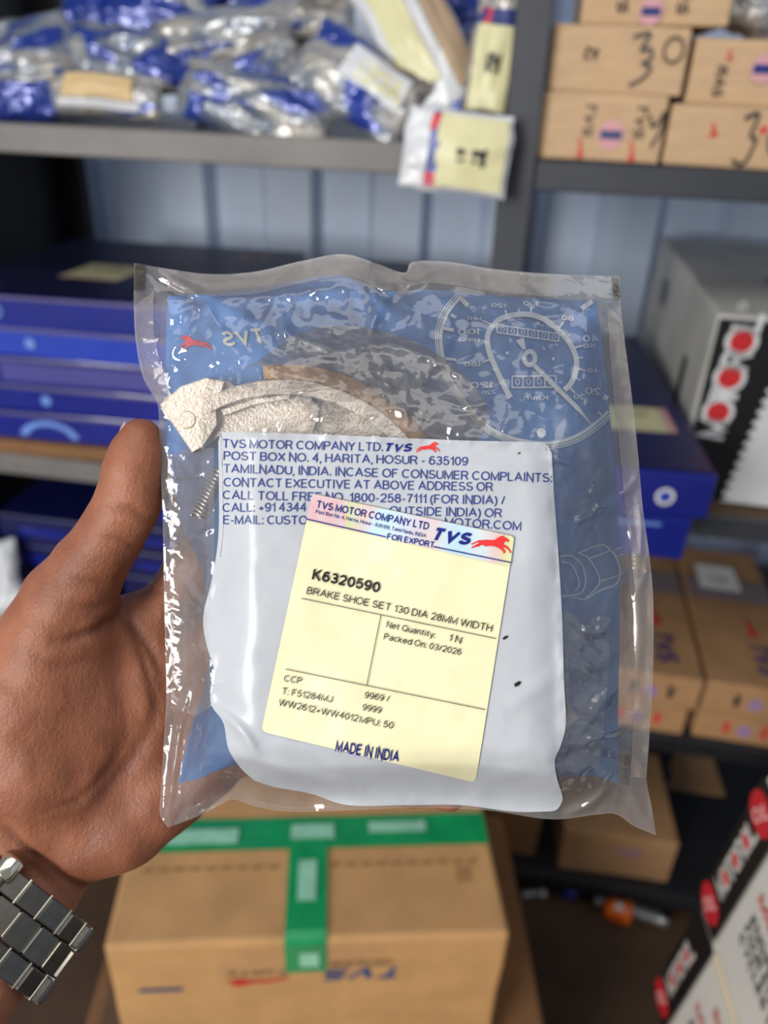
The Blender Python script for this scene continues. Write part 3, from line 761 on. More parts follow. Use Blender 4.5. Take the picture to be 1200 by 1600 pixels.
V, F = bevel_box(.026, .05, -.024, -.008, .0165, .0205, .001, 1); mesh('tag_print', V, F, M_wht, o)
p = hz(890, 1388, zf+.01)
V, F = lathe([(.001, 0), (.017, 0), (.018, .004), (.018, .016), (.016, .021), (.001, .022)], 24)
V = [(x*(1+.03*(i % 2)), y*(1+.03*(i % 2)), z) for i, (x, y, z) in enumerate(V)]
o = mesh('bottle_cap', V, F, M_blue2, None, True); o.location = (p[0], p[1], zf); tag(o, 'small blue bottle cap lying on the dark floor', 'cap')
def small_bolt(px, py, lab):
    p = hz(px, py, zf+.012)
    r = empty('bolt', (p[0], p[1], zf+.012), lab, 'bolt', rz=.4)
    V, F = lathe([(.001, 0), (.013, 0), (.013, .010), (.001, .010)], 6); V = [(z, x, y) for x, y, z in V]; mesh('head', V, F, M_steel, r)
    V, F = lathe([(.001, 0)]+[(.007+.0007*(i % 2), .001+.0018*i) for i in range(20)]+[(.001, .038)], 12); V = [(-z, x, y) for x, y, z in V]; mesh('shank', V, F, M_steel, r)
small_bolt(842, 1393, 'small shiny bolt on the floor beside the taped carton')

# ================================================================== plastic parts packs on the upper left shelf
def foil_mat(name, blue=0.5, seed=0.0, scale=9.0, angle=0.0):
    if name in MATS: return MATS[name]
    N = NT(name)
    vec = coords(N, 'Object', (1, 1, 1))
    mp = N.n('ShaderNodeMapping'); mp.inputs['Location'].default_value = (seed, seed*1.7, 0); mp.inputs['Rotation'].default_value = (0, 0, angle); mp.inputs['Scale'].default_value = (1, 2.2, 1)
    N.l(vec, mp.inputs['Vector'])
    no = N.n('ShaderNodeTexNoise', Scale=scale, Detail=2.0, Distortion=.6); N.l(mp.outputs[0], no.inputs['Vector'])
    cr = N.n('ShaderNodeValToRGB'); cr.color_ramp.interpolation = 'LINEAR'
    el = cr.color_ramp.elements
    c0 = 0.36+0.28*blue
    el[0].position = 0.0; el[0].color = lin((26, 44, 122))
    el[1].position = 1.0; el[1].color = lin((150, 148, 142))
    for p, c in ((c0-.03, (30, 58, 150)), (c0+.015, (120, 128, 140)), (c0+.12, (176, 170, 160)), (c0+.22, (120, 112, 104))):
        e = el.new(p); e.color = lin(c)
    N.l(no.outputs['Fac'], cr.inputs['Fac'])
    b = N.n('ShaderNodeBsdfPrincipled', Roughness=.2, Metallic=.25); b.inputs['Specular IOR Level'].default_value = .9; b.inputs['Coat Weight'].default_value = .6; b.inputs['Coat Roughness'].default_value = .08
    N.l(cr.outputs['Color'], b.inputs['Base Color'])
    n2 = N.n('ShaderNodeTexNoise', Scale=45.0, Detail=2.0, Distortion=1.5); N.l(vec, n2.inputs['Vector'])
    bp = N.n('ShaderNodeBump', Strength=.8, Distance=.006); N.l(n2.outputs['Fac'], bp.inputs['Height']); N.l(bp.outputs['Normal'], b.inputs['Normal']); N.l(bp.outputs['Normal'], b.inputs['Coat Normal'])
    N.l(b.outputs[0], N.out.inputs[0]); MATS[name] = N.m
    return N.m
def pack(name, label, c, Y, wpx, hpx, ang, thick, mat, seed, tilt=0.5, sticker=None, core=None, crum=.010, yaw=0.0):
    """crumpled pillow pack; c = centre seen at depth plane Y"""
    ctr = hy(c[0], c[1], Y); d = np.dot(ctr-CAM, FWD); s = d/FPX
    a = math.radians(ang)
    nrm = np.array([math.sin(yaw), -math.cos(tilt), math.sin(tilt)]); nrm = nrm/np.linalg.norm(nrm)
    ex = np.array([1.0, 0, 0]); ex = ex-nrm*np.dot(ex, nrm); ex /= np.linalg.norm(ex); ez = np.cross(nrm, ex)  # up along the pack
    if ez[2] < 0: ez = -ez
    X = ex*math.cos(a)+ez*math.sin(a); Yv = -ex*math.sin(a)+ez*math.cos(a)
    m = Matrix.Identity(4)
    for i in range(3):
        m[i][0] = X[i]; m[i][1] = Yv[i]; m[i][2] = nrm[i]; m[i][3] = ctr[i]
    r = empty(name, None, label, 'pack', 'plastic parts packs on the upper left shelf', mat=m)
    n = 34; w, h = wpx*s, hpx*s
    u, v = np.meshgrid(np.linspace(-1, 1, n), np.linspace(-1, 1, n))
    env = np.clip((1-u**2)*(1-v**2), 0, 1)**.45
    def surf(u, v, sgn):
        e = np.clip((1-u**2)*(1-v**2), 0, 1)
        z = sgn*thick/2*e**.4
        z = z+crum*(ridge(u*1.7+seed*3.1, v*1.7+seed*1.3+sgn, 3)-.4)*(.35+.65*e**.3)*.6*sgn+.25*crum*fbm(u*1.3+seed, v*1.3)*2
        wx = w/2*u*(1+.05*vnoise(v*2.3+seed*2, u*0+seed)); hy_ = h/2*v*(1+.05*vnoise(u*2.3+seed*5, v*0+seed))
        return np.stack([wx, hy_, z], -1)
    A = surf(u, v, 1).reshape(-1, 3); B = surf(u, v, -1).reshape(-1, 3)
    F = grid_faces(n, n, True)+[tuple(i+n*n for i in q) for q in grid_faces(n, n, False)]
    mesh('wrapper', np.concatenate([A, B]), F, mat, r, smooth=True)
    if sticker:
        for (su, sv, sw, sh, mt, nm) in sticker:
            k = 12
            uu, vv = np.meshgrid(np.linspace(su-sw, su+sw, k), np.linspace(sv-sh, sv+sh, k))
            Q = surf(uu, vv, 1); Q[..., 2] += .0035
            mesh(nm, Q.reshape(-1, 3), grid_faces(k, k, True), mt, r, smooth=True)
    return r
foil = [foil_mat('silver_blue_film_a', .40, 0.0, 7, .3), foil_mat('silver_blue_film_b', .35, 3.3, 9, -.5), foil_mat('silver_blue_film_c', .45, 7.7, 6, .8), foil_mat('silver_film_d', .1, 1.7, 9, .2)]
M_grime = foil_mat('navy_film', .8, 5.1, 12, .4)
M_tanpart = pm('tan_board_insert', (206, 178, 130), rough=.5, var=.08)
M_yel2 = pm('aged_yellow_sticker', (212, 206, 160), rough=.4, var=.05)
M_wht2 = pm('white_film_print', (208, 210, 212), rough=.3, var=.06, vscale=30)
pack('parts_pack', 'silver and navy plastic pack at the far left of the upper shelf', (25, 110), 1.10, 190, 150, 20, .06, foil[2], 1, .55)
pack('parts_pack', 'dark plastic pack lying low at the left end of the shelf', (30, 160), 1.03, 130, 60, 10, .04, M_grime, 2, .9)
pack('parts_pack', 'blue plastic pack glinting at the top of the heap', (215, 22), 1.22, 250, 110, -4, .07, M_grime, 3, .5)
pack('parts_pack', 'silver film pack with blue print above the tan board pack', (190, 92), 1.13, 220, 95, -8, .06, foil[0], 4, .7)
pk = pack('parts_pack', 'clear pack holding a tan board insert, at the shelf front', (165, 148), 1.035, 190, 66, -3, .04, foil[3], 5, .45, sticker=[(-.02, .05, .62, .55, M_tanpart, 'board_insert'), (.0, -.72, .72, .14, M_wht2, 'white_edge')], crum=.005)
pack('parts_pack', 'long grey-silver pack bending over the middle of the heap', (390, 50), 1.16, 330, 90, 12, .05, foil[3], 6, .6)
pack('parts_pack', 'blue plastic pack lying behind the long silver one', (350, 12), 1.30, 330, 120, 5, .06, M_grime, 13, .5)
pack('parts_pack', 'blue and silver pack sagging over the shelf front, middle of the heap', (400, 168), 1.035, 260, 95, -14, .055, foil[2], 7, .5)
pack('parts_pack', 'silver pack with small parts inside, left of the yellow sticker pack', (375, 120), 1.09, 200, 110, 24, .06, foil[1], 8, .6)
pack('parts_pack', 'silver pack with yellow sticker, in the right half of the heap', (560, 128), 1.045, 215, 120, -30, .04, foil[1], 9, .55, sticker=[(.30, .15, .5, .42, M_wht2, 'white_panel'), (.42, .1, .36, .28, M_yel2, 'sticker')], crum=.006)
pack('parts_pack', 'white pack with a yellow sticker, tilted steeply against the heap', (655, 65), 1.075, 130, 240, 33, .05, M_wht2, 10, .35, sticker=[(-.35, .1, .38, .7, M_yel2, 'sticker'), (.62, .0, .3, .85, pm('brown_paper_side', (170, 146, 118), .6), 'brown_side')], crum=.006)
pack('parts_pack', 'deep blue pack wedged behind the tall yellow-stickered one', (705, 25), 1.18, 130, 130, 15, .05, M_grime, 11, .4)
pack('parts_pack', 'tall narrow pack with yellow sticker standing by the post', (773, 75), 1.03, 76, 215, -5, .035, foil[3], 12, .15, sticker=[(.05, -.30, .8, .55, M_yel2, 'sticker'), (.05, .36, .8, .10, M_inkblue, 'sticker_band'), (-.5, .36, .2, .1, M_inkred, 'red_mark'), (.1, -.25, .3, .14, M_ink, 'sticker_text')], crum=.004)
pk = pack('parts_pack', 'pack with yellow sticker hanging over the shelf lip by the post', (713, 238), 0.955, 166, 118, -4, .022, M_wht2, 14, .12, sticker=[(.28, .0, .64, .88, M_yel2, 'sticker'), (-.40, .0, .10, .88, pm('blue_red_band', (90, 100, 160), .4), 'sticker_band'), (-.42, .62, .1, .2, M_inkred, 'red_mark'), (-.42, -.66, .1, .2, M_inkred, 'red_mark'), (.45, -.1, .14, .24, M_ink, 'sticker_text'), (.12, -.05, .08, .2, M_ink, 'sticker_text')], crum=.004)
pack('parts_pack', 'small dark pack squeezed under the tall one, behind the hanging pack', (760, 180), 1.04, 120, 60, 0, .03, M_grime, 15, .5)
pack('parts_pack', 'pale plastic pack at the left picture edge, on the lower shelf', (-5, 905), 1.0, 80, 120, 15, .05, M_wht2, 16, .4)

# ================================================================== the pouch held in the hand
D0 = 0.280
TOPE = [(210, 411), (262, 420), (330, 428), (400, 424), (470, 408), (536, 397), (590, 412), (632, 426), (645, 409), (700, 409), (770, 420), (860, 428), (968, 432)]
RIGE = [(968, 432), (972, 500), (986, 610), (996, 700), (1004, 790), (1016, 880), (1021, 950), (1020, 1060), (1014, 1160), (1010, 1215), (1018, 1260), (1025, 1305)]
BOTE = [(262, 1293), (308, 1276), (352, 1254), (366, 1249), (400, 1260), (450, 1268), (540, 1266), (650, 1262), (760, 1266), (860, 1280), (930, 1273), (962, 1272), (990, 1290), (1025, 1305)]
LEFE = [(210, 411), (209, 480), (213, 540), (224, 590), (246, 630), (249, 700), (254, 800), (256, 900), (258, 1000), (260, 1080), (256, 1160), (251, 1240), (250, 1272), (262, 1293)]
outline = np.concatenate([spline(TOPE, 90)[:-1], spline(RIGE, 90)[:-1], spline(BOTE, 90)[::-1][:-1], spline(LEFE, 90)[::-1][:-1]])
GX = np.arange(180, 1061, 3.0); GY = np.arange(370, 1341, 3.0)
XX, YY = np.meshgrid(GX, GY)
def seg_dist(X, Y, pts, closed=False):
    best = np.full(X.shape, 1e9); tt = np.zeros(X.shape)
    n = len(pts); m = n if closed else n-1
    for i in range(m):
        a = pts[i]; b = pts[(i+1) % n]; dx, dy = b[0]-a[0], b[1]-a[1]; L2 = dx*dx+dy*dy+1e-9
        t = np.clip(((X-a[0])*dx+(Y-a[1])*dy)/L2, 0, 1)
        d = (X-a[0]-t*dx)**2+(Y-a[1]-t*dy)**2
        k = d < best; best = np.where(k, d, best); tt = np.where(k, (i+t)/m, tt)
    return np.sqrt(best), tt
def inside(X, Y, pts):
    c = np.zeros(X.shape, bool); n = len(pts)
    for i in range(n):
        x0, y0 = pts[i]; x1, y1 = pts[(i+1) % n]
        if y0 == y1: continue
        k = ((y0 > Y) != (y1 > Y)) & (X < (x1-x0)*(Y-y0)/(y1-y0)+x0)
        c ^= k
    return c
dist, _ = seg_dist(XX, YY, outline, True); ins = inside(XX, YY, outline); din = np.where(ins, dist, -dist)
WP_T = [(341, 690), (346, 678), (358, 675), (480, 678), (600, 683), (720, 688), (838, 691), (854, 695), (862, 708)]
WP_R = [(862, 708), (866, 780), (872, 860), (878, 960), (881, 1060), (884, 1130), (876, 1165), (867, 1188), (870, 1215), (879, 1245), (876, 1258)]
WP_B = [(398, 1220), (430, 1230), (485, 1240), (545, 1258), (640, 1258), (720, 1258), (800, 1268), (850, 1268), (868, 1266), (876, 1258)]
WP_L = [(341, 690), (342, 760), (341, 840), (331, 905), (318, 960), (321, 1000), (336, 1055), (329, 1085), (332, 1105), (349, 1130), (357, 1170), (376, 1200), (398, 1220)]
wp_out = np.concatenate([spline(WP_T, 60)[:-1], spline(WP_R, 60)[:-1], spline(WP_B, 60)[::-1][:-1], spline(WP_L, 60)[::-1][:-1]])
wd, _ = seg_dist(XX, YY, wp_out, True); wdin = np.where(inside(XX, YY, wp_out), wd, -wd)
# fullness of the pouch
ex_ = np.minimum(np.minimum(sstep((XX-255)/150), sstep((990-XX)/170)), 1)
ey_ = sstep((YY-455)/230)*sstep((1290-YY)/130)
full = ex_*ey_*sstep((din-12)/60)
W = 0.023*full**.8 + 0.003*sstep((din-8)/60)
wob_edge = .0035*vnoise(XX/150+3, YY/170+1)*sstep(1-din/200)
W += wob_edge + .004*np.exp(-((XX-540)/60)**2-((YY-410)/70)**2)
soft = sstep((wdin+10)/30)                        # stiffer where the opaque print lies
wr = ridge(XX/62+2.2, YY/75+1.1, 3)
wr2 = ridge((XX+.5*YY)/38, (YY-.5*XX)/90, 2)
seal = sstep((din-34)/20)
WR = (.0010*wr+.0006*wr2+.00035*ridge(XX/24, YY/27, 2))*(1-soft)*seal + .0003*fbm(XX/30, YY/30)*(1-soft)
WR += soft*(.0008*vnoise(XX/110+9, YY/120+4)+.00022*vnoise(XX/32, YY/32))
CREASE = [  # polyline, height (m), half width (px)
    ([(255, 432), (310, 462), (335, 500), (372, 560)], .0020, 7), ([(250, 500), (330, 470), (430, 462), (540, 450)], .0012, 9),
    ([(262, 1288), (272, 1200), (286, 1110), (300, 1060)], .0022, 6), ([(258, 1085), (285, 1110), (310, 1120)], .0016, 7),
    ([(330, 1100), (375, 1140), (400, 1175)], .0015, 9), ([(395, 1180), (470, 1212), (560, 1228)], .0014, 12),
    ([(900, 1165), (960, 1140), (1000, 1110)], .0016, 9), ([(935, 1160), (985, 1185), (1012, 1212)], .0020, 8), ([(905, 1150), (950, 1085), (985, 1065)], .0014, 9),
    ([(1000, 800), (995, 900), (998, 1000), (990, 1090)], .0012, 7), ([(268, 700), (300, 740), (320, 720)], .0014, 8), ([(265, 860), (300, 930), (325, 960)], .0015, 9),
    ([(480, 560), (600, 540), (700, 575), (770, 640)], .0012, 8), ([(610, 455), (585, 500), (560, 560)], .0018, 8), ([(430, 470), (450, 520), (520, 545)], .0012, 8),
    ([(740, 1255), (760, 1225), (830, 1200)], .0008, 14), ([(640, 1255), (560, 1235), (520, 1200)], .0008, 16), ([(790, 1110), (860, 1060), (880, 1040)], .0007, 16), ([(890, 960), (930, 990), (965, 950)], .0013, 9)]
for pts, h, hw in CREASE:
    d, t = seg_dist(XX, YY, spline(pts, 24))
    WR += 1.5*h*np.exp(-(d/hw)**2)*np.sin(np.pi*np.clip(t, .03, .97))**.5
rc = np.random.RandomState(5); nc_ = 0
while nc_ < 46:
    x_, y_ = rc.uniform(225, 1005), rc.uniform(425, 1285); i_, j_ = int((y_-GY[0])/3), int((x_-GX[0])/3)
    if din[i_, j_] < 16 or wdin[i_, j_] > -14: continue
    a_ = rc.uniform(0, math.pi); l_ = rc.uniform(14, 46); b_ = rc.uniform(-.8, .8)
    pts = [(x_-l_*math.cos(a_), y_-l_*math.sin(a_)), (x_+6*b_*math.sin(a_), y_-6*b_*math.cos(a_)), (x_+l_*math.cos(a_+b_), y_+l_*math.sin(a_+b_))]
    d, t = seg_dist(XX, YY, spline(pts, 10)); WR += rc.uniform(.0008, .0019)*np.exp(-(d/rc.uniform(3.6, 6))**2)*np.sin(np.pi*np.clip(t, .03, .97))**.6*(1-soft); nc_ += 1
W = W + WR*sstep((din+2)/10)
WB = -0.008*full**.8 + wob_edge + .0006*(wr)*seal*.5 - .0012*sstep((din)/20)
def samp(G, px, py):
    fx = np.clip((np.asarray(px, float)-GX[0])/3.0, 0, len(GX)-1.001); fy = np.clip((np.asarray(py, float)-GY[0])/3.0, 0, len(GY)-1.001)
    i = fx.astype(int); j = fy.astype(int); u = fx-i; v = fy-j
    return (G[j, i]*(1-u)+G[j, i+1]*u)*(1-v)+(G[j+1, i]*(1-u)+G[j+1, i+1]*u)*v
def bagpt(px, py, w):
    d = D0-np.asarray(w, float); px = np.asarray(px, float); py = np.asarray(py, float)
    return cam2world(np.stack([(px-600)/FPX*d, (py-800)/FPX*d, d], -1))
mB = M.copy(); mB.translation = Vector(bagpt(600, 1290, 0).tolist())
pouch = empty('parts_pouch', None, 'clear plastic parts pouch with blue printed back and white address panel, held up in front', 'pouch', mat=mB)
def on(G, name, Q, F, mat, parent, lift, uvs=None, smooth=True):
    Q = np.asarray(Q, float).reshape(-1, 2)
    return mesh(name, bagpt(Q[:, 0], Q[:, 1], samp(G, Q[:, 0], Q[:, 1])+lift), F, mat, parent, smooth=smooth, world_space=True, uvs=uvs)
M_film = film('clear_pouch_film', haze=.10, hcol=(208, 208, 210), rough=.04, ior=1.6, bscale=110, bump=.34)
M_filmb = film('clear_pouch_back', haze=.22, hcol=(180, 170, 160), rough=.12, ior=1.4, bscale=120, bump=.2)
M_seal = film('embossed_seal', haze=.20, hcol=(180, 170, 160), rough=.14, ior=1.5, bscale=1500, bump=.5)
M_mark = film('smoky_corner_mark', haze=.72, hcol=(58, 52, 40), rough=.1, ior=1.5)
NU, NV = 260, 300
S = coons(TOPE, RIGE, BOTE, LEFE, NU, NV)
ff = on(W, 'front_film', S, grid_faces(NV, NU), M_film, pouch, 0)
bf = on(WB, 'back_film', S, grid_faces(NV, NU), M_filmb, pouch, -.0004)
# blue back print
BL_T = [(262, 462), (330, 459), (410, 449), (470, 437), (525, 430), (565, 441), (600, 455), (680, 453), (800, 464), (932, 470)]
BL_R = [(932, 470), (943, 560), (953, 650), (962, 760), (968, 880), (968, 1000), (966, 1100), (966, 1224)]
BL_B = [(278, 1224), (312, 1216), (345, 1202), (420, 1190), (600, 1200), (800, 1215), (890, 1213), (930, 1213), (966, 1224)]
BL_L = [(262, 462), (259, 560), (258, 640), (264, 730), (286, 820), (318, 900), (330, 980), (322, 1060), (304, 1120), (288, 1180), (278, 1224)]
M_bprint = pm('sky_blue_film_print', (90, 134, 194), rough=.3, var=.10, vscale=26, bump=.15, bscale=120)
bp_ = on(WB, 'blue_print', coons(BL_T, BL_R, BL_B, BL_L, 120, 130), grid_faces(130, 120), M_bprint, bf, .0006)
M_wl = pm('pale_blue_line_print', (226, 234, 240), rough=.35, var=.05)
def z5(x, y): return (600+x/2.857, 380+y/2.857)
def back_stroke(name, pts, w, n=40, mat=M_wl, lift=.0011, taper=None):
    w = w*1.5
    Q, F = stroke_px(spline(pts, n), w if taper is None else np.linspace(w, taper, n))
    return on(WB, name, Q, F, mat, bf, lift)
dial = [z5(*p) for p in ((565, 690), (540, 645), (500, 560), (468, 480), (462, 420), (480, 375), (520, 338), (580, 320), (650, 318), (720, 342), (775, 385), (828, 445), (857, 510), (856, 575), (832, 628), (805, 655))]
back_stroke('dial_inner_line', dial, 5.5, 90)
rim_o = [z5(*p) for p in ((340, 240), (285, 310), (256, 390), (258, 480), (290, 590), (350, 690), (430, 790), (520, 850), (640, 886), (760, 890), (870, 855), (960, 790), (1002, 750))]
back_stroke('dial_rim_line', rim_o, 3.4, 90)
c0 = np.array(z5(640, 500))
back_stroke('dial_rim_line', [tuple(c0+(np.array(p)-c0)*1.035) for p in rim_o], 1.6, 90)
back_stroke('dial_rim_line', [tuple(c0+(np.array(p)-c0)*1.06) for p in rim_o], 1.2, 90)
hub = np.array(z5(650, 513))
a = np.linspace(0, 2*math.pi, 30); back_stroke('needle_hub', np.stack([hub[0]+8.5*np.cos(a), hub[1]+10.5*np.sin(a)], 1), 5, 30)
back_stroke('needle', [z5(672, 547), z5(870, 742)], 4.6, 12); back_stroke('needle', [z5(866, 738), z5(926, 810)], 4, 12, taper=1.0)
back_stroke('needle_tail', [z5(606, 428), z5(628, 474)], 9, 8, taper=4)
# odometer windows
def cells(x0, y0, x1, y1, n, h):
    p0 = np.array(z5(x0, y0)); p1 = np.array(z5(x1, y1)); e = (p1-p0); d = np.array([0, h/2.857])
    for i in range(n+1):
        q = p0+e*i/n; back_stroke('counter_line', [tuple(q), tuple(q+d)], 1.3, 3)
    back_stroke('counter_line', [tuple(p0), tuple(p1)], 1.3, 8); back_stroke('counter_line', [tuple(p0+d), tuple(p1+d)], 1.3, 8)
    for i in range(n):
        q0 = p0+e*(i+.28)/n+d*.78; q1 = p0+e*(i+.72)/n+d*.78
        Q, F = text_px('0', q0, q1, h/2.857*.58); on(WB, 'counter_digit', Q, F, M_wl, bf, .0011)
cells(505, 364, 780, 404, 6, 34); cells(572, 594, 767, 592, 4, 50)
for s, x0, y0, x1, y1, cap in (('120', 478, 285, 550, 288, 18), ('100', 622, 276, 692, 280, 18), ('80', 792, 342, 846, 346, 22), ('40', 888, 440, 960, 440, 30), ('60', 888, 466, 942, 468, 18), ('40', 908, 576, 962, 580, 20), ('20', 896, 672, 968, 678, 30), ('20', 846, 694, 894, 698, 22), ('100', 330, 408, 436, 404, 24), ('140', 370, 340, 440, 346, 14), ('160', 332, 436, 438, 440, 14), ('180', 356, 548, 436, 550, 18), ('120', 386, 648, 494, 644, 28), ('220', 436, 676, 500, 672, 18), ('Km/h', 624, 698, 732, 700, 20)):
    Q, F = text_px(s, z5(x0, y0), z5(x1, y1), cap/2.857, bold=.012, mirror=True); on(WB, 'dial_number', Q, F, M_wl, bf, .0011)
for (x0, y0, x1, y1, w) in ((335, 238, 374, 278, 5), (930, 258, 882, 292, 5), (300, 318, 322, 332, 3.5), (262, 378, 312, 388, 3.5), (275, 515, 322, 520, 2.5), (540, 298, 552, 326, 2), (600, 292, 606, 312, 1.5), (656, 286, 656, 316, 2), (726, 325, 716, 345, 1.5), (802, 352, 780, 380, 2), (832, 406, 812, 420, 1.5), (884, 458, 850, 466, 2), (888, 512, 864, 510, 1.5), (900, 570, 866, 558, 2), (874, 612, 852, 600, 1.5), (852, 668, 830, 645, 2), (440, 345, 492, 368, 1.5), (440, 435, 462, 438, 1.5), (440, 530, 474, 520, 2), (465, 785, 450, 815, 6), (980, 684, 1000, 694, 5), (412, 735, 396, 752, 3), (955, 752, 975, 770, 2)):
    back_stroke('dial_tick', [z5(x0, y0), z5(x1, y1)], w, 4)
for (x, y, r) in ((702, 846, 7.5), (550, 490, 2.6), (756, 516, 2.6)):
    p = z5(x, y); V, F = DISC(14); on(WB, 'dial_spot', V*2*r+np.array(p), F, M_wl, bf, .0011)
# line drawing of a nut and pipe
def z6(x, y): return (780+x/2.964, 780+y/2.964)
for pts, w in (([(365, 250), (465, 212), (505, 225), (545, 280), (560, 340), (540, 395), (470, 420), (400, 462), (345, 455)], 1.6), ([(365, 250), (415, 275), (465, 380), (400, 462)], 1.4), ([(465, 380), (548, 355)], 1.3), ([(415, 275), (510, 240)], 1.3), ([(285, 265), (330, 262), (380, 300), (400, 370), (385, 430), (340, 445), (290, 450)], 1.5), ([(290, 290), (330, 300), (360, 350), (370, 400), (350, 425)], 1.2), ([(500, 225), (540, 260), (556, 320), (550, 390)], 1.2), ([(535, 235), (572, 222)], 1.3), ([(545, 265), (572, 255)], 1.3), ([(555, 350), (576, 340)], 1.3)):
    back_stroke('nut_drawing_line', [z6(*p) for p in pts], w, 24)
# mirrored emblem on the back print
Q, F = text_px('TVS', (348, 542), (410, 536), 24, bold=.03, shear=.25, mirror=True); on(WB, 'back_lettering', Q, F, pm('dull_white_print', (190, 190, 180), .4), bf, .0011)
HQ = np.array([(332-h[0]*52, 546-h[1]*46) for h in HORSE]); on(WB, 'back_horse', HQ, [f[::-1] for f in poly_faces(HORSE)], pm('back_red_print', (214, 60, 70), .4), bf, .0012)
# welded seals and corner marks
def strip(name, T_, R_, B_, L_, mat, lift=.0004, nu=60, nv=60, G=W): return on(G, name, coons(T_, R_, B_, L_, nu, nv), grid_faces(nv, nu), mat, pouch, lift)
low = lambda c, dx, dy: [(x+dx, y+dy) for x, y in c]
strip('top_seal', low(TOPE[1:-1], 0, 2), [(860, 430), (862, 464)], low(TOPE[1:-1], 0, 34), [(262, 422), (262, 454)], M_seal, nu=120, nv=10)
strip('side_seal', [(962, 472), (970, 472)], RIGE[1:-2], [(985, 1215), (1009, 1215)], [(948, 474), (958, 610), (968, 700), (977, 790), (988, 880), (993, 950), (992, 1060), (988, 1160), (985, 1215)], M_seal, nu=10, nv=120)
strip('side_seal', [(211, 455), (240, 455)], [(240, 455), (241, 520), (252, 575), (268, 630)], [(247, 632), (268, 630)], LEFE[1:5], M_seal, nu=10, nv=50)
strip('corner_mark', [(211, 412), (226, 414)], [(226, 414), (224, 453)], [(209, 453), (224, 453)], [(211, 412), (209, 453)], M_mark, .0009, 5, 8)
strip('corner_mark', [(955, 432), (967, 433)], [(967, 433), (970, 470)], [(959, 470), (970, 470)], [(955, 432), (959, 470)], M_mark, .0009, 5, 8)
Q, F = text_px('MM 50', (984, 1226), (986, 1180), 9); on(W, 'seal_lettering', Q, F, pm('grey_ink', (70, 66, 64), .5), pouch, .0008)
# white address panel printed on the front film
def glossy_print(name, col, rough, var, bump, bscale, coat=.5):
    return pm(name, col, rough=rough, var=var, vscale=60, bump=bump, bscale=bscale, coat=coat)
M_white = glossy_print('white_film_panel', (182, 185, 190), .34, .04, .14, 90, .12)
for n_ in M_white.node_tree.nodes:
    if n_.type == 'BSDF_PRINCIPLED': n_.inputs['Specular IOR Level'].default_value = .25
wpn = on(W, 'address_panel', coons(WP_T, WP_R, WP_B, WP_L, 180, 190), grid_faces(190, 180), M_white, pouch, .0009)
M_txt = pm('address_navy_ink', (44, 62, 132), rough=.35, var=.05)
M_navy2 = pm('deep_navy_ink', (24, 36, 122), rough=.35, var=.05)
M_horse = pm('bright_red_ink', (220, 52, 50), rough=.35, var=.05)
M_blk = pm('sticker_black_ink', (26, 24, 24), rough=.4, var=.05)
for s, p0, p1, cap, bold, sh, mt, nm in (
    ('TVS MOTOR COMPANY LTD.', (348, 699.5), (598, 705), 13.6, .004, 0, M_txt, 'address_line'),
    ('TVS', (603, 705), (644, 706), 13.0, .045, .3, M_navy2, 'address_logo'),
    ('POST BOX NO. 4, HARITA, HOSUR - 635109', (349, 718.5), (731, 727.5), 13.6, .004, 0, M_txt, 'address_line'),
    ('TAMILNADU, INDIA. INCASE OF CONSUMER COMPLAINTS:', (349, 738.5), (862, 753.5), 13.8, .004, 0, M_txt, 'address_line'),
    ('CONTACT EXECUTIVE AT ABOVE ADDRESS OR', (349, 760), (770, 767.5), 13.8, .004, 0, M_txt, 'address_line'),
    ('CALL TOLL FREE NO. 1800-258-7111 (FOR INDIA) /', (347.5, 780), (789, 788.5), 13.8, .004, 0, M_txt, 'address_line'),
    ('CALL: +91 4344', (347.5, 800), (478, 799), 13.8, .004, 0, M_txt, 'address_line'),
    ('OUTSIDE INDIA) OR', (608, 804.5), (784, 808.5), 13.8, .004, 0, M_txt, 'address_line'),
    ('E-MAIL: CUSTO', (348.5, 819), (480, 819.5), 13.8, .004, 0, M_txt, 'address_line'),
    ('MOTOR.COM', (694, 822), (814, 829), 13.8, .004, 0, M_txt, 'address_line')):
    Q, F = text_px(s, p0, p1, cap, bold, sh); on(W, nm, Q, F, mt, wpn, .0012)
on(W, 'address_horse', np.array([(649+h[0]*38, 706-h[1]*32) for h in HORSE]), poly_faces(HORSE), M_horse, wpn, .0012)
for c, r, sd in (((790, 996), 5, 1), ((809, 1069), 6, 2), ((776, 982), 2.4, 3), ((811, 708), 2.4, 4)):
    a = np.linspace(0, 2*math.pi, 11)[:-1]; rr = r*(.6+.5*np.abs(vnoise(a*3+sd, a*0+sd)))
    Q = np.stack([c[0]+rr*np.cos(a)*1.1-rr*np.sin(a)*.5, c[1]+rr*np.sin(a)*.8], 1); on(W, 'tear_hole', Q, [tuple(range(9, -1, -1))], M_blk, wpn, .0013)
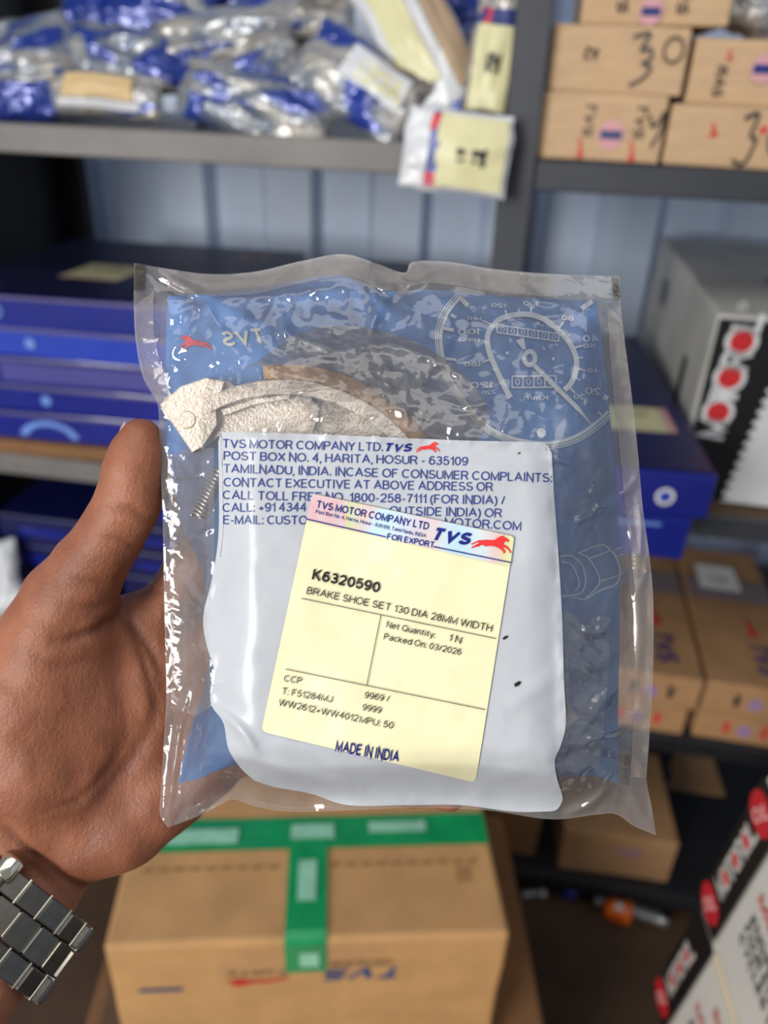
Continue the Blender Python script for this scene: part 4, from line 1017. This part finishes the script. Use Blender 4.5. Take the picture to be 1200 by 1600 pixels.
# yellow sticker
ST = dict(tl=(488, 771), tr=(804, 838), br=(743, 1223), bl=(408, 1143))
def sticker_mat():
    N = NT('holographic_band'); uv = N.n('ShaderNodeUVMap')
    mp = N.n('ShaderNodeMapping'); mp.inputs['Scale'].default_value = (1, .22, 1); N.l(uv.outputs[0], mp.inputs[0])
    def rings(cx, scale):
        m2 = N.n('ShaderNodeMapping'); m2.inputs['Location'].default_value = (-cx, -.11, 0); N.l(mp.outputs[0], m2.inputs[0])
        w = N.n('ShaderNodeTexWave', wave_type='RINGS', rings_direction='SPHERICAL', Scale=scale, Distortion=1.5, Detail=0.0); N.l(m2.outputs[0], w.inputs['Vector']); return w.outputs['Fac']
    a = rings(.33, 34); b = rings(.80, 30)
    cr = N.n('ShaderNodeValToRGB'); el = cr.color_ramp.elements
    el[0].position = 0; el[0].color = lin((236, 150, 150)); el[1].position = 1; el[1].color = lin((232, 214, 90))
    for p, c in ((.16, (240, 168, 160)), (.20, (214, 206, 96)), (.27, (236, 176, 158)), (.34, (190, 218, 232)), (.52, (222, 190, 196)), (.62, (240, 186, 176)), (.72, (190, 220, 236)), (.84, (216, 216, 214)), (.92, (240, 170, 150))):
        e = el.new(p); e.color = lin(c)
    sx = N.n('ShaderNodeSeparateXYZ'); N.l(uv.outputs[0], sx.inputs[0])
    nz = N.n('ShaderNodeTexNoise', Scale=5.0, Detail=1.0); N.l(mp.outputs[0], nz.inputs['Vector'])
    ma = N.n('ShaderNodeMath', operation='MULTIPLY_ADD'); N.l(nz.outputs['Fac'], ma.inputs[0]); ma.inputs[1].default_value = .16; N.l(sx.outputs[0], ma.inputs[2])
    mb = N.n('ShaderNodeMath', operation='SUBTRACT'); N.l(ma.outputs[0], mb.inputs[0]); mb.inputs[1].default_value = .08
    N.l(mb.outputs[0], cr.inputs[0])
    mm = N.n('ShaderNodeMath', operation='MAXIMUM'); N.l(a, mm.inputs[0]); N.l(b, mm.inputs[1])
    pw = N.n('ShaderNodeMath', operation='POWER'); N.l(mm.outputs[0], pw.inputs[0]); pw.inputs[1].default_value = 6
    mx = N.n('ShaderNodeMix', data_type='RGBA'); N.l(pw.outputs[0], mx.inputs[0]); N.l(cr.outputs[0], mx.inputs[6]); mx.inputs[7].default_value = lin((176, 214, 226))
    bs = N.n('ShaderNodeBsdfPrincipled', Roughness=.35); N.l(mx.outputs[2], bs.inputs['Base Color']); N.l(bs.outputs[0], N.out.inputs[0])
    return N.m
def quad_patch(tl, tr, br, bl, nu, nv, cut=9):
    """grid over a quad with rounded corners, no folded cells"""
    a, b, c, d = (np.array(q, float) for q in (tl, tr, br, bl))
    h = (np.linalg.norm(d-a)+np.linalg.norm(c-b))/2; w = (np.linalg.norm(b-a)+np.linalg.norm(c-d))/2
    k = 7; th_ = np.linspace(0, math.pi/2, k)
    e0 = cut*(1-np.cos(th_)); vs = np.concatenate([e0, np.linspace(cut, h-cut, nv-2*k+2)[1:-1], h-e0[::-1]])
    ins_ = np.where(vs < cut, cut-np.sqrt(np.maximum(cut**2-(cut-vs)**2, 0)), np.where(vs > h-cut, cut-np.sqrt(np.maximum(cut**2-(vs-h+cut)**2, 0)), 0))
    out = np.zeros((nv, nu, 2))
    for i, (v, q) in enumerate(zip(vs, ins_)):
        t = v/h; u = np.linspace(q/w, 1-q/w, nu)[:, None]
        out[i] = (a*(1-u)+b*u)*(1-t)+(d*(1-u)+c*u)*t
    return out
M_stick = pm('cream_yellow_sticker', (232, 225, 184), rough=.38, var=.035, vscale=70, bump=.03, bscale=60)
stk = on(W, 'sticker', quad_patch(ST['tl'], ST['tr'], ST['br'], ST['bl'], 110, 130), grid_faces(130, 110), M_stick, pouch, .0016)
on(W, 'holographic_band', quad_patch((488.5, 771.5), (803.5, 838.5), (797, 886), (478, 812), 110, 18, 5), grid_faces(18, 110), sticker_mat(), stk, .0019, uvs=grid_uv(18, 110))
for s, p0, p1, cap, bold, sh, mt in (
    ('TVS MOTOR COMPANY LTD', (494, 793), (669, 828), 11.5, .018, 0, M_navy2), ('Post Box No. 4, Harita, Hosur - 635109, Tamil Nadu, INDIA', (492.5, 801.6), (665, 840), 5.6, .012, 0, M_navy2),
    ('TVS', (678, 843.5), (735, 853), 20, .05, .3, M_navy2), ('FOR EXPORT', (604, 842.5), (677, 856), 9.5, .022, 0, M_navy2),
    ('K6320590', (487, 905), (592, 926.5), 16.5, .027, 0, M_blk), ('BRAKE SHOE SET 130 DIA 28MM WIDTH', (478.5, 927.5), (768, 987.5), 11.2, .002, 0, M_blk),
    ('Net Quantity:', (603, 980), (679, 997), 9.6, .004, 0, M_blk), ('1 N', (700.6, 1000.5), (720, 1005.5), 10, .004, 0, M_blk), ('Packed On: 03/2026', (599, 999), (720, 1024), 9.8, .004, 0, M_blk),
    ('CCP', (443, 1064.5), (471, 1069), 10, .002, 0, M_blk), ('T: F51284MJ', (440, 1084.5), (518.6, 1098), 10.4, .002, 0, M_blk), ('9969 /', (569, 1090.6), (607.5, 1097), 10, .002, 0, M_blk), ('9999', (565.5, 1109.6), (595, 1115), 10, .002, 0, M_blk),
    ('WW2612+WW4012', (434.6, 1102), (558.5, 1128), 10.4, .002, 0, M_blk), ('MPU: 50', (561, 1129), (614, 1139), 10.4, .002, 0, M_blk), ('MADE IN INDIA', (523, 1174), (622, 1191.5), 17.5, .018, 0, M_navy2)):
    Q, F = text_px(s, p0, p1, cap, bold, sh); on(W, 'sticker_lettering', Q, F, mt, stk, .0022)
for p0, p1, w, mt in (((478.5, 811), (603, 839), 1.7, M_navy2), ((677, 854), (798.5, 879), 1.7, M_navy2), ((471, 935), (775, 998), 1.1, M_blk), ((595, 961), (573, 1070.6), 1.1, M_blk), ((446, 1045.5), (758, 1109), 1.1, M_blk)):
    Q, F = stroke_px(spline([p0, p1], 30), w); on(W, 'sticker_rule', Q, F, mt, stk, .0022)
on(W, 'sticker_horse', np.array([(735+h[0]*64, 855+h[0]*10-h[1]*52) for h in HORSE]), poly_faces(HORSE), M_horse, stk, .0022)

# ------------------------------------------------------------------ brake shoes and spring inside the pouch
M_alu = pm('cast_aluminium', (222, 208, 192), rough=.42, metal=.35, var=.10, vscale=90, bump=.5, bscale=900)
M_lin = pm('brown_friction_lining', (176, 140, 104), rough=.75, var=.28, vscale=260, bump=.4, bscale=700)
def bagsolid(name, poly, w0, w1, mat, parent, bev=2.0):
    """prism from outline in pouch units between two depths, with a chamfered front rim"""
    p = np.array(poly, float); c = p.mean(0); n = len(p)
    nx = np.roll(p, -1, 0)-np.roll(p, 1, 0); nn = np.stack([nx[:, 1], -nx[:, 0]], 1); nn /= np.linalg.norm(nn, axis=1)[:, None]+1e-9
    area2 = np.sum(p[:, 0]*np.roll(p[:, 1], -1)-np.roll(p[:, 0], -1)*p[:, 1])
    inw = -nn if area2 > 0 else nn
    q = p+inw*bev
    V = np.concatenate([bagpt(p[:, 0], p[:, 1], np.full(n, w0)), bagpt(p[:, 0], p[:, 1], np.full(n, w1-bev*.00023)), bagpt(q[:, 0], q[:, 1], np.full(n, w1))])
    F = [(i, (i+1) % n, n+(i+1) % n, n+i) for i in range(n)]+[(n+i, n+(i+1) % n, 2*n+(i+1) % n, 2*n+i) for i in range(n)]
    F += [tuple(2*n+i for i in t) for t in poly_faces(q)]
    o = mesh(name, V, F, mat, parent, world_space=True)
    bm = bmesh.new(); bm.from_mesh(o.data); bmesh.ops.recalc_face_normals(bm, faces=bm.faces); bm.to_mesh(o.data); bm.free()
    return o
def arc(c, r, a0, a1, n=26): 
    A = np.radians(np.linspace(a0, a1, n)); return [(c[0]+r*math.cos(t), c[1]-r*math.sin(t)) for t in A]
def shoe(label, c, rot, mirror, wlo, whi):
    def tr(pts):
        out = []
        for x, y in pts:
            dx, dy = (x-440), (y-855)
            if mirror: dx, dy = -dx, -dy
            t = math.radians(rot); out.append((c[0]+dx*math.cos(t)-dy*math.sin(t), c[1]+dx*math.sin(t)+dy*math.cos(t)))
        return out
    mS = M.copy(); mS.translation = Vector(bagpt(c[0], c[1], wlo).tolist())
    r = empty('brake_shoe', None, label, 'brake shoe', 'brake shoes inside the pouch', mat=mS)
    o = (440, 855)
    rim = arc(o, 262, 118, 8)+arc(o, 238, 8, 118)
    bagsolid('rim', tr(rim), wlo, whi, M_alu, r)
    web = [(250, 634), (284, 606), (318, 592), (360, 596)]+arc(o, 250, 105, 10, 20)+arc(o, 168, 10, 96, 18)+[(395, 690), (352, 676), (318, 700), (300, 706)]
    bagsolid('web', tr(web), wlo+.006, whi-.004, M_alu, r)
    bagsolid('pivot_end', tr([(250, 632), (282, 604), (322, 590), (352, 596), (338, 640), (340, 664), (318, 698), (300, 707)]), wlo+.003, whi-.001, M_alu, r)
    a = arc((292, 656), 15, 0, 350, 24); b = arc((292, 656), 12.5, 350, 0, 24)
    bagsolid('cast_ring', tr(arc((292, 656), 15, 0, 345, 22)), whi-.004, whi-.0004, M_alu, r, 3)
    bagsolid('web_rib', tr([(345, 640), (400, 622), (452, 616), (452, 624), (400, 632), (350, 650)]), whi-.006, whi-.0014, M_alu, r, 1.5)
    bagsolid('web_rib', tr([(470, 600), (500, 640), (486, 690), (474, 690), (484, 642), (456, 606)]), whi-.006, whi-.0012, M_alu, r, 1.5)
    bagsolid('lining', tr(arc(o, 286, 96, 6)+arc(o, 262.5, 6, 96)), wlo, whi, M_lin, r, 2)
    return r
shoe('aluminium brake shoe with brown lining, showing above the white panel inside the pouch', (440, 855), 0, False, -.006, .0135)
shoe('aluminium brake shoe inside the pouch, only its tip showing right of the white panel', (706, 906), -2, True, -.0065, .0125)
t = np.linspace(0, 1, 200)
ctr = np.stack([344-34*t, 736+74*t], 1); ax = np.array([-42, 92.])/np.linalg.norm([-42, 92.]); nv_ = np.array([-ax[1], ax[0]])
ph = t*2*math.pi*13
Q = ctr+nv_[None]*(12*np.cos(ph))[:, None]
pts = bagpt(Q[:, 0], Q[:, 1], .006+.0034*np.sin(ph))
V, F = tube_vf(pts, .00062, 6)
o = mesh('return_spring', V, F, M_steel, None, True); tag(o, 'thin steel return spring inside the pouch, left of the white panel', 'spring')
# crumpled inner wrapper round the shoes
M_inner = film('crinkled_inner_wrap', haze=.60, hcol=(104, 95, 82), rough=.22, ior=1.45, bscale=190, bump=.35, stretch=(.3, 1.5, 1))
IW_T = [(400, 566), (470, 520), (540, 508), (640, 530), (720, 580), (768, 640)]
IW_B = [(385, 574), (440, 568), (520, 580), (592, 615), (652, 664), (700, 730)]
GI = W*.55+.00030*vnoise((XX*.9+YY*.5)/90+4, (YY*.9-XX*.5)/8)+.00040*ridge((XX*.95+YY*.3)/150, (YY*.95-XX*.3)/24+3, 2)
inw_ = on(GI, 'inner_wrap', coons(IW_T, [(768, 640), (740, 700), (700, 730)], IW_B, [(400, 566), (392, 570), (385, 574)], 150, 110), grid_faces(110, 150), M_inner, pouch, .002)
IL = coons([(262, 712), (300, 700), (334, 700)], [(334, 700), (335, 900), (336, 1100)], [(268, 1105), (300, 1120), (336, 1100)], [(262, 712), (266, 900), (268, 1105)], 40, 120)
on(GI, 'inner_wrap', IL, grid_faces(120, 40), film('grey_inner_film', haze=.30, hcol=(150, 140, 132), rough=.1, ior=1.7, bscale=60, bump=1.0), pouch, .001)
IR = coons([(860, 955), (955, 965)], [(955, 965), (950, 1060), (935, 1200)], [(860, 1212), (935, 1200)], [(860, 955), (866, 1060), (860, 1212)], 40, 100)
on(GI, 'inner_wrap', IR, grid_faces(100, 40), film('grey_inner_film', haze=.30), pouch, .001)

# ================================================================== the hand behind the pouch
def cpt(px, py, d): return np.array([(px-600)/FPX*d, (py-800)/FPX*d, d])
CH = []   # chains of (px, py, depth, radius mm)
def chain(*pts): CH.append(pts)
chain((223, 683, .283, 6.8), (217, 712, .284, 9.2), (209, 748, .285, 10.4), (198, 792, .287, 10.9), (172, 838, .290, 11.3), (140, 885, .293, 12.8), (108, 940, .297, 17), (88, 1000, .301, 21))    # thumb
chain((88, 1000, .301, 21), (66, 1080, .305, 26), (58, 1180, .309, 27), (45, 1270, .313, 24))          # thenar
chain((120, 1010, .305, 17), (135, 1110, .311, 22), (120, 1220, .314, 22), (85, 1310, .317, 19))
chain((200, 985, .316, 15), (235, 1080, .320, 18), (230, 1180, .320, 18))                                # palm
chain((135, 1305, .315, 18), (190, 1285, .316, 18), (255, 1240, .318, 16), (325, 1195, .320, 14))        # hypothenar edge
chain((100, 1290, .316, 17), (150, 1240, .318, 18), (250, 1130, .322, 17))
chain((255, 955, .318, 11.5), (300, 890, .319, 10.5), (372, 800, .318, 9.2), (432, 710, .313, 8.6), (470, 640, .306, 7.6))    # index
chain((300, 1020, .321, 11.5), (420, 965, .323, 10), (540, 900, .319, 9.2), (625, 850, .312, 8))            # middle
chain((320, 1095, .321, 11), (450, 1085, .323, 9.8), (585, 1055, .319, 9), (675, 1030, .312, 7.8))          # ring
chain((322, 1165, .320, 10.5), (430, 1178, .320, 9.0), (560, 1200, .314, 8.2), (640, 1228, .309, 7.6), (702, 1240, .305, 6.8))      # little
chain((240, 970, .318, 12), (290, 1060, .321, 12), (305, 1150, .321, 12))
chain((62, 1352, .317, 16), (10, 1318, .315, 18), (-45, 1270, .315, 17))                                  # wrist
wc = cpt(-18, 1418, .301); wa = np.array([.60, -.80, 0.72]); wa /= np.linalg.norm(wa); wx = np.array([.80, .60, 0.0])   # wrist centre, arm axis, across the arm
def raw(v, r): return (v[0]/v[2]*FPX+600, v[1]/v[2]*FPX+800, v[2], r)
for o_, r_ in ((-.0165, 16), (0, 17.5), (.0165, 15.5)):
    chain(raw(wc+wx*(o_*.9-.006)+wa*.032, r_-.5), raw(wc+wx*(o_-.001), r_-.5), raw(wc+wx*o_*1.1-wa*.05, r_+1), raw(wc+wx*o_*1.2-wa*.10, r_+3))
lo = np.array([-.26, -.045, .205]); hi = np.array([.045, .222, .362]); HS = .00125
nn = np.ceil((hi-lo)/HS).astype(int)
ax_ = [lo[i]+HS*np.arange(nn[i]) for i in range(3)]
FLD = np.full(nn, .05)
def smin(a, b, k):
    h = np.clip(.5+.5*(b-a)/k, 0, 1); return b*(1-h)+a*h-k*h*(1-h)
for ch_ in CH:
    loc = None
    for (p, q) in zip(ch_[:-1], ch_[1:]):
        a, b = cpt(*p[:3]), cpt(*q[:3]); ra, rb = p[3]/1000, q[3]/1000
        r = max(ra, rb)+.016
        i0 = np.clip(((np.minimum(a, b)-r-lo)/HS).astype(int), 0, nn-1); i1 = np.clip(((np.maximum(a, b)+r-lo)/HS).astype(int)+1, 1, nn)
        if np.any(i1 <= i0): continue
        sl = tuple(slice(i0[k], i1[k]) for k in range(3))
        X, Y, Zg = np.meshgrid(ax_[0][sl[0]], ax_[1][sl[1]], ax_[2][sl[2]], indexing='ij', sparse=True)
        d = b-a; L2 = d@d
        t = np.clip(((X-a[0])*d[0]+(Y-a[1])*d[1]+(Zg-a[2])*d[2])/L2, 0, 1)
        ds = np.sqrt((X-a[0]-t*d[0])**2+(Y-a[1]-t*d[1])**2+(Zg-a[2]-t*d[2])**2)-(ra+(rb-ra)*t)
        FLD[sl] = smin(FLD[sl], ds, .0055)
def surface_nets(f, lo, h):
    s = f < 0
    nx, ny, nz = f.shape
    c = np.zeros((nx-1, ny-1, nz-1, 3)); cnt = np.zeros((nx-1, ny-1, nz-1))
    corners = [(i, j, k) for i in (0, 1) for j in (0, 1) for k in (0, 1)]
    sub = lambda o: f[o[0]:nx-1+o[0], o[1]:ny-1+o[1], o[2]:nz-1+o[2]]
    for o in corners:
        for axis in range(3):
            if o[axis]: continue
            o2 = list(o); o2[axis] = 1
            A, B = sub(o), sub(o2); m = (A < 0) != (B < 0)
            t = np.where(m, A/(A-B+1e-20), 0)
            for k in range(3): c[..., k] += np.where(m, o[k]+(t if k == axis else 0), 0)
            cnt += m
    act = cnt > 0; idx = -np.ones(act.shape, int); idx[act] = np.arange(act.sum())
    base = np.stack(np.nonzero(act), 1); V = lo+h*(base+c[act]/cnt[act][:, None])
    Fs = []
    for axis in range(3):
        o2 = [0, 0, 0]; o2[axis] = 1
        A = f[:nx-1 if axis == 0 else nx, :ny-1 if axis == 1 else ny, :nz-1 if axis == 2 else nz]
        B = f[o2[0]:, o2[1]:, o2[2]:]
        m = (A < 0) != (B < 0); I = np.stack(np.nonzero(m), 1); sg = (A[m] < 0)
        u, v = (axis+1) % 3, (axis+2) % 3
        ok = (I[:, u] > 0) & (I[:, v] > 0) & (I[:, u] < f.shape[u]-1) & (I[:, v] < f.shape[v]-1); I = I[ok]; sg = sg[ok]
        def g(du, dv):
            J = I.copy(); J[:, u] -= du; J[:, v] -= dv; return idx[J[:, 0], J[:, 1], J[:, 2]]
        q = np.stack([g(1, 1), g(0, 1), g(0, 0), g(1, 0)], 1)
        q[~sg] = q[~sg][:, ::-1]
        Fs.append(q)
    return V, np.concatenate(Fs)
HVt, HF = surface_nets(FLD, lo, HS)
# relax the surface a little
E_ = np.concatenate([HF[:, [0, 1]], HF[:, [1, 2]], HF[:, [2, 3]], HF[:, [3, 0]]])
def relax(V, it, k=.5):
    for _ in range(it):
        s_ = np.zeros_like(V); n_ = np.zeros(len(V))
        for a, b in ((0, 1), (1, 0)):
            np.add.at(s_, E_[:, a], V[E_[:, b]]); np.add.at(n_, E_[:, a], 1)
        V = V*(1-k)+k*s_/np.maximum(n_, 1)[:, None]
    return V
HVt = relax(HVt, 4)
def normals(V):
    n = np.zeros_like(V); fn = np.cross(V[HF[:, 2]]-V[HF[:, 0]], V[HF[:, 3]]-V[HF[:, 1]])
    for k in range(4): np.add.at(n, HF[:, k], fn)
    return n/(np.linalg.norm(n, axis=1)[:, None]+1e-15)
nrm = normals(HVt)
hpx = HVt[:, 0]/HVt[:, 2]*FPX+600; hpy = HVt[:, 1]/HVt[:, 2]*FPX+800
facing = np.clip(-nrm[:, 2]*2+.3, 0, 1)
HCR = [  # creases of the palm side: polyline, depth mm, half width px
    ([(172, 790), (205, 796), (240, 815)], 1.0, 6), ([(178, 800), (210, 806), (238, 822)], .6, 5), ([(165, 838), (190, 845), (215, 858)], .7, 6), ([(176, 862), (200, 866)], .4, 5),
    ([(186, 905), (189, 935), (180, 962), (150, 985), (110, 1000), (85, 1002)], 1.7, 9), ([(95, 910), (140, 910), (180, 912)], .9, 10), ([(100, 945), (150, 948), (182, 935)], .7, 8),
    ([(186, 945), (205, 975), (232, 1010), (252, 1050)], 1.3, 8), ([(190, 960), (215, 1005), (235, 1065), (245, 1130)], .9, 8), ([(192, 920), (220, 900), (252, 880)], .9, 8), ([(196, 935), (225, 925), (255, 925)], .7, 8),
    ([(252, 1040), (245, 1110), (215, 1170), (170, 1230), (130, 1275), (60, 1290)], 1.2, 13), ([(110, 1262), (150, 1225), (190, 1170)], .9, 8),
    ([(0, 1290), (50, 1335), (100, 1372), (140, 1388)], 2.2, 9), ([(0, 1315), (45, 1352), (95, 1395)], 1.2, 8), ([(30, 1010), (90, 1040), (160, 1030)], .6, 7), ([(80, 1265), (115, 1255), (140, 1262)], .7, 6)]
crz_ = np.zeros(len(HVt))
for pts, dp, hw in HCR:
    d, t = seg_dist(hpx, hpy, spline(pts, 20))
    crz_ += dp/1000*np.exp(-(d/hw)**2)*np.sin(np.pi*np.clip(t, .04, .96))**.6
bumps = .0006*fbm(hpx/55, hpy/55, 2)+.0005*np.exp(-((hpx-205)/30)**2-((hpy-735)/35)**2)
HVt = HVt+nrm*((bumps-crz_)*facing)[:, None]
def skin_mat():
    N = NT('warm_brown_skin'); vec = coords(N, 'Object')
    at = N.n('ShaderNodeAttribute', attribute_name='tone')
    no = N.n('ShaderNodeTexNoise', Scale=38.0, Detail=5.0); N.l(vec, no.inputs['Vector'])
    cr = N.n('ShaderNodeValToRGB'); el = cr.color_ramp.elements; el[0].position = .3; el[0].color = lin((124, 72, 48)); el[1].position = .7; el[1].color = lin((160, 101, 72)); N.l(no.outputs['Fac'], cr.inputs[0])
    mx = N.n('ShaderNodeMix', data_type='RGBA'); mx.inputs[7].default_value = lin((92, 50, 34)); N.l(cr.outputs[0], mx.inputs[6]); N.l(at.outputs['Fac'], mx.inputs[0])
    b = N.n('ShaderNodeBsdfPrincipled', Roughness=.55); N.l(mx.outputs[2], b.inputs['Base Color'])
    b.inputs['Subsurface Weight'].default_value = .18; b.inputs['Subsurface Radius'].default_value = (.004, .0015, .0008); b.inputs['Subsurface Scale'].default_value = .7
    # papillary ridges and fine skin lines
    wv = N.n('ShaderNodeTexWave', Scale=520.0, Distortion=9.0, Detail=3.0); wv.inputs['Detail Scale'].default_value = 1.2; N.l(vec, wv.inputs['Vector'])
    vo = N.n('ShaderNodeTexVoronoi', Scale=520.0, feature='DISTANCE_TO_EDGE'); N.l(vec, vo.inputs['Vector'])
    mp = N.n('ShaderNodeMapping'); mp.inputs['Scale'].default_value = (1, .6, 1); mp.inputs['Rotation'].default_value = (0, 0, .6); N.l(vec, mp.inputs[0])
    n3 = N.n('ShaderNodeTexNoise', Scale=420.0, Detail=4.0); N.l(mp.outputs[0], n3.inputs['Vector'])
    b1 = N.n('ShaderNodeBump', Strength=.35, Distance=.0007); N.l(vo.outputs['Distance'], b1.inputs['Height'])
    b2 = N.n('ShaderNodeBump', Strength=.4, Distance=.0008); N.l(n3.outputs['Fac'], b2.inputs['Height']); N.l(b1.outputs[0], b2.inputs['Normal'])
    b3 = N.n('ShaderNodeBump', Strength=.10, Distance=.0003); N.l(wv.outputs['Fac'], b3.inputs['Height']); N.l(b2.outputs[0], b3.inputs['Normal'])
    N.l(b3.outputs[0], b.inputs['Normal'])
    N.l(b.outputs[0], N.out.inputs[0]); return N.m
M_skin = skin_mat()
mH = M.copy(); mH.translation = Vector(cam2world(cpt(40, 1390, .32)).tolist())
person = empty('person', None, "person's hand holding the pouch up from behind, thumb upright beside it, watch on the wrist", 'hand', mat=mH)
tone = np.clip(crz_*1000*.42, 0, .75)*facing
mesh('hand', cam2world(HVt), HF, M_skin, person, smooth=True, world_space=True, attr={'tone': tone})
# thumb nail on the far left edge of the thumb tip
def nail():
    base = [(196, 658, .2822), (189, 672, .2824), (184, 692, .2828), (179, 714, .2834)]
    V = []; n = len(base)
    sp_ = spline([(b[0], b[1], b[2]) for b in base], 14)
    for i, (x, y, d) in enumerate(sp_):
        u = i/13; wdt = (6.5*math.sin(math.pi*min(max(u*.86+.10, 0), 1)))**1
        for k in range(6):
            q = k/5
            V.append(cpt(x-1.5+wdt*(q-.12)*1.0, y+2*q, d+.004*(1-q)-.0030))
    F = [(i*6+k, i*6+k+1, (i+1)*6+k+1, (i+1)*6+k) for i in range(13) for k in range(5)]
    return V, F
V, F = nail()
o = mesh('thumb_nail', cam2world(np.array(V)), F, pm('pink_nail', (206, 158, 140), rough=.3, var=.06, coat=.3), person, smooth=True, world_space=True); o['label'] = 'pale pink thumb nail'

# ------------------------------------------------------------------ steel bracelet watch on the wrist
M_band = pm('brushed_dark_steel', (96, 94, 88), rough=.36, metal=.85, var=.15, vscale=300)
M_bright = pm('polished_steel_edge', (214, 206, 186), rough=.16, metal=.95, var=.06)
wx -= wa*np.dot(wa, wx); wx /= np.linalg.norm(wx); wz = np.cross(wa, wx)
if wz[2] > 0: wz = -wz
mW = Matrix.Identity(4)
Rw = [v[0]*RGT-v[1]*UPV+v[2]*FWD for v in (wx, wa, wz)]; Ow = cam2world(wc)
if np.dot(np.cross(Rw[0], Rw[1]), Rw[2]) < 0: Rw[1] = -Rw[1]
for i in range(3):
    for k in range(3): mW[i][k] = Rw[k][i]
    mW[i][3] = Ow[i]
watch = empty('wrist_watch', None, 'steel link bracelet watch worn on the wrist at the lower left', 'watch', mat=mW)
RX, RZ2 = .0355, .0218
NL = 19
def link_mesh(w, l, t, bev):
    V, F = bevel_box(-l/2, l/2, -w/2, w/2, -t/2, t/2, bev, 2); return V, F
lk_c = link_mesh(.0110, .0094, .0032, .0005); lk_o = link_mesh(.0086, .0098, .0036, .0006); lk_e = link_mesh(.0006, .0074, .0035, .0002)
mc = mo_ = me_ = None
th = np.linspace(0, 2*math.pi, 4001); el_ = np.concatenate([[0], np.cumsum(np.hypot(np.diff(RX*np.cos(th)), np.diff(RZ2*np.sin(th))))])
for i in range(NL):
    t = np.interp(el_[-1]*i/NL, el_, th)
    if math.sin(t) < -.93: continue
    p = Vector((RX*math.cos(t), 0, RZ2*math.sin(t))); tn = Vector((-RX*math.sin(t), 0, RZ2*math.cos(t))).normalized(); nr = Vector((tn.z, 0, -tn.x))
    if nr.dot(p) < 0: nr = -nr
    def put(name, ref, vf, mat, off, lift=0.0, shift=0.0, parent=watch):
        if ref is None:
            o = mesh(name, vf[0], vf[1], mat, parent)
        else:
            o = ref.copy(); COL.objects.link(o); o.parent = parent
        yv = nr.cross(tn)
        m = Matrix((tn, yv, nr)).transposed().to_4x4(); m.translation = p+Vector((0, off, 0))+nr*lift+tn*shift
        o.matrix_basis = m
        return o
    mc = put('link', mc, lk_c, M_band, 0)
    a = put('link', mo_, lk_o, M_band, -.0102, .0002, .0044); mo_ = a
    put('link', mo_, lk_o, M_band, .0102, .0002, .0044)
    me_ = put('link_pin', me_, link_mesh(.0096, .0008, .0036, .0002), M_bright, 0, .0003, .0050)
    put('link_pin', me_, None, None, -.0102, .0005, -.0005); put('link_pin', me_, None, None, .0102, .0005, -.0005)
V, F = bevel_box(-.0135, .0135, -.0128, .0128, -.0018, .0024, .0012, 2)
def bend(V):
    out = []
    for x, y, z in V:
        t = 2.02-x/.029
        out.append(((RX+.0016+z)*math.cos(t), y, (RZ2+.0016+z)*math.sin(t)))
    return out
V, F = bevel_box(-.0135, .0135, -.0128, .0128, -.0012, .0022, .0010, 2, cuts=4)
mesh('clasp', bend(V), F, M_band, watch)
V, F = lathe([(.0005, -.004), (.0042, -.004), (.0046, -.003), (.0046, .003), (.0042, .004), (.0005, .004)], 18)
t = 1.62
V = [(RX*1.06*math.cos(t)+a, b+.0135, RZ2*1.09*math.sin(t)+c) for a, c, b in [(v[0], v[1], v[2]) for v in V]]
mesh('clasp_button', V, F, M_bright, watch, True)
V, F = lathe([(.001, -.004), (.0175, -.004), (.019, -.002), (.019, .004), (.017, .006), (.001, .006)], 32)
V = [(x, y, -RZ2-.001-z) for x, y, z in V]; mesh('watch_case', V, F, M_bright, watch, True)

pack('parts_pack', 'grey film pack lying on the cartons at the top right corner', (1185, 18), 1.12, 130, 80, -10, .05, foil[3], 21, .8)
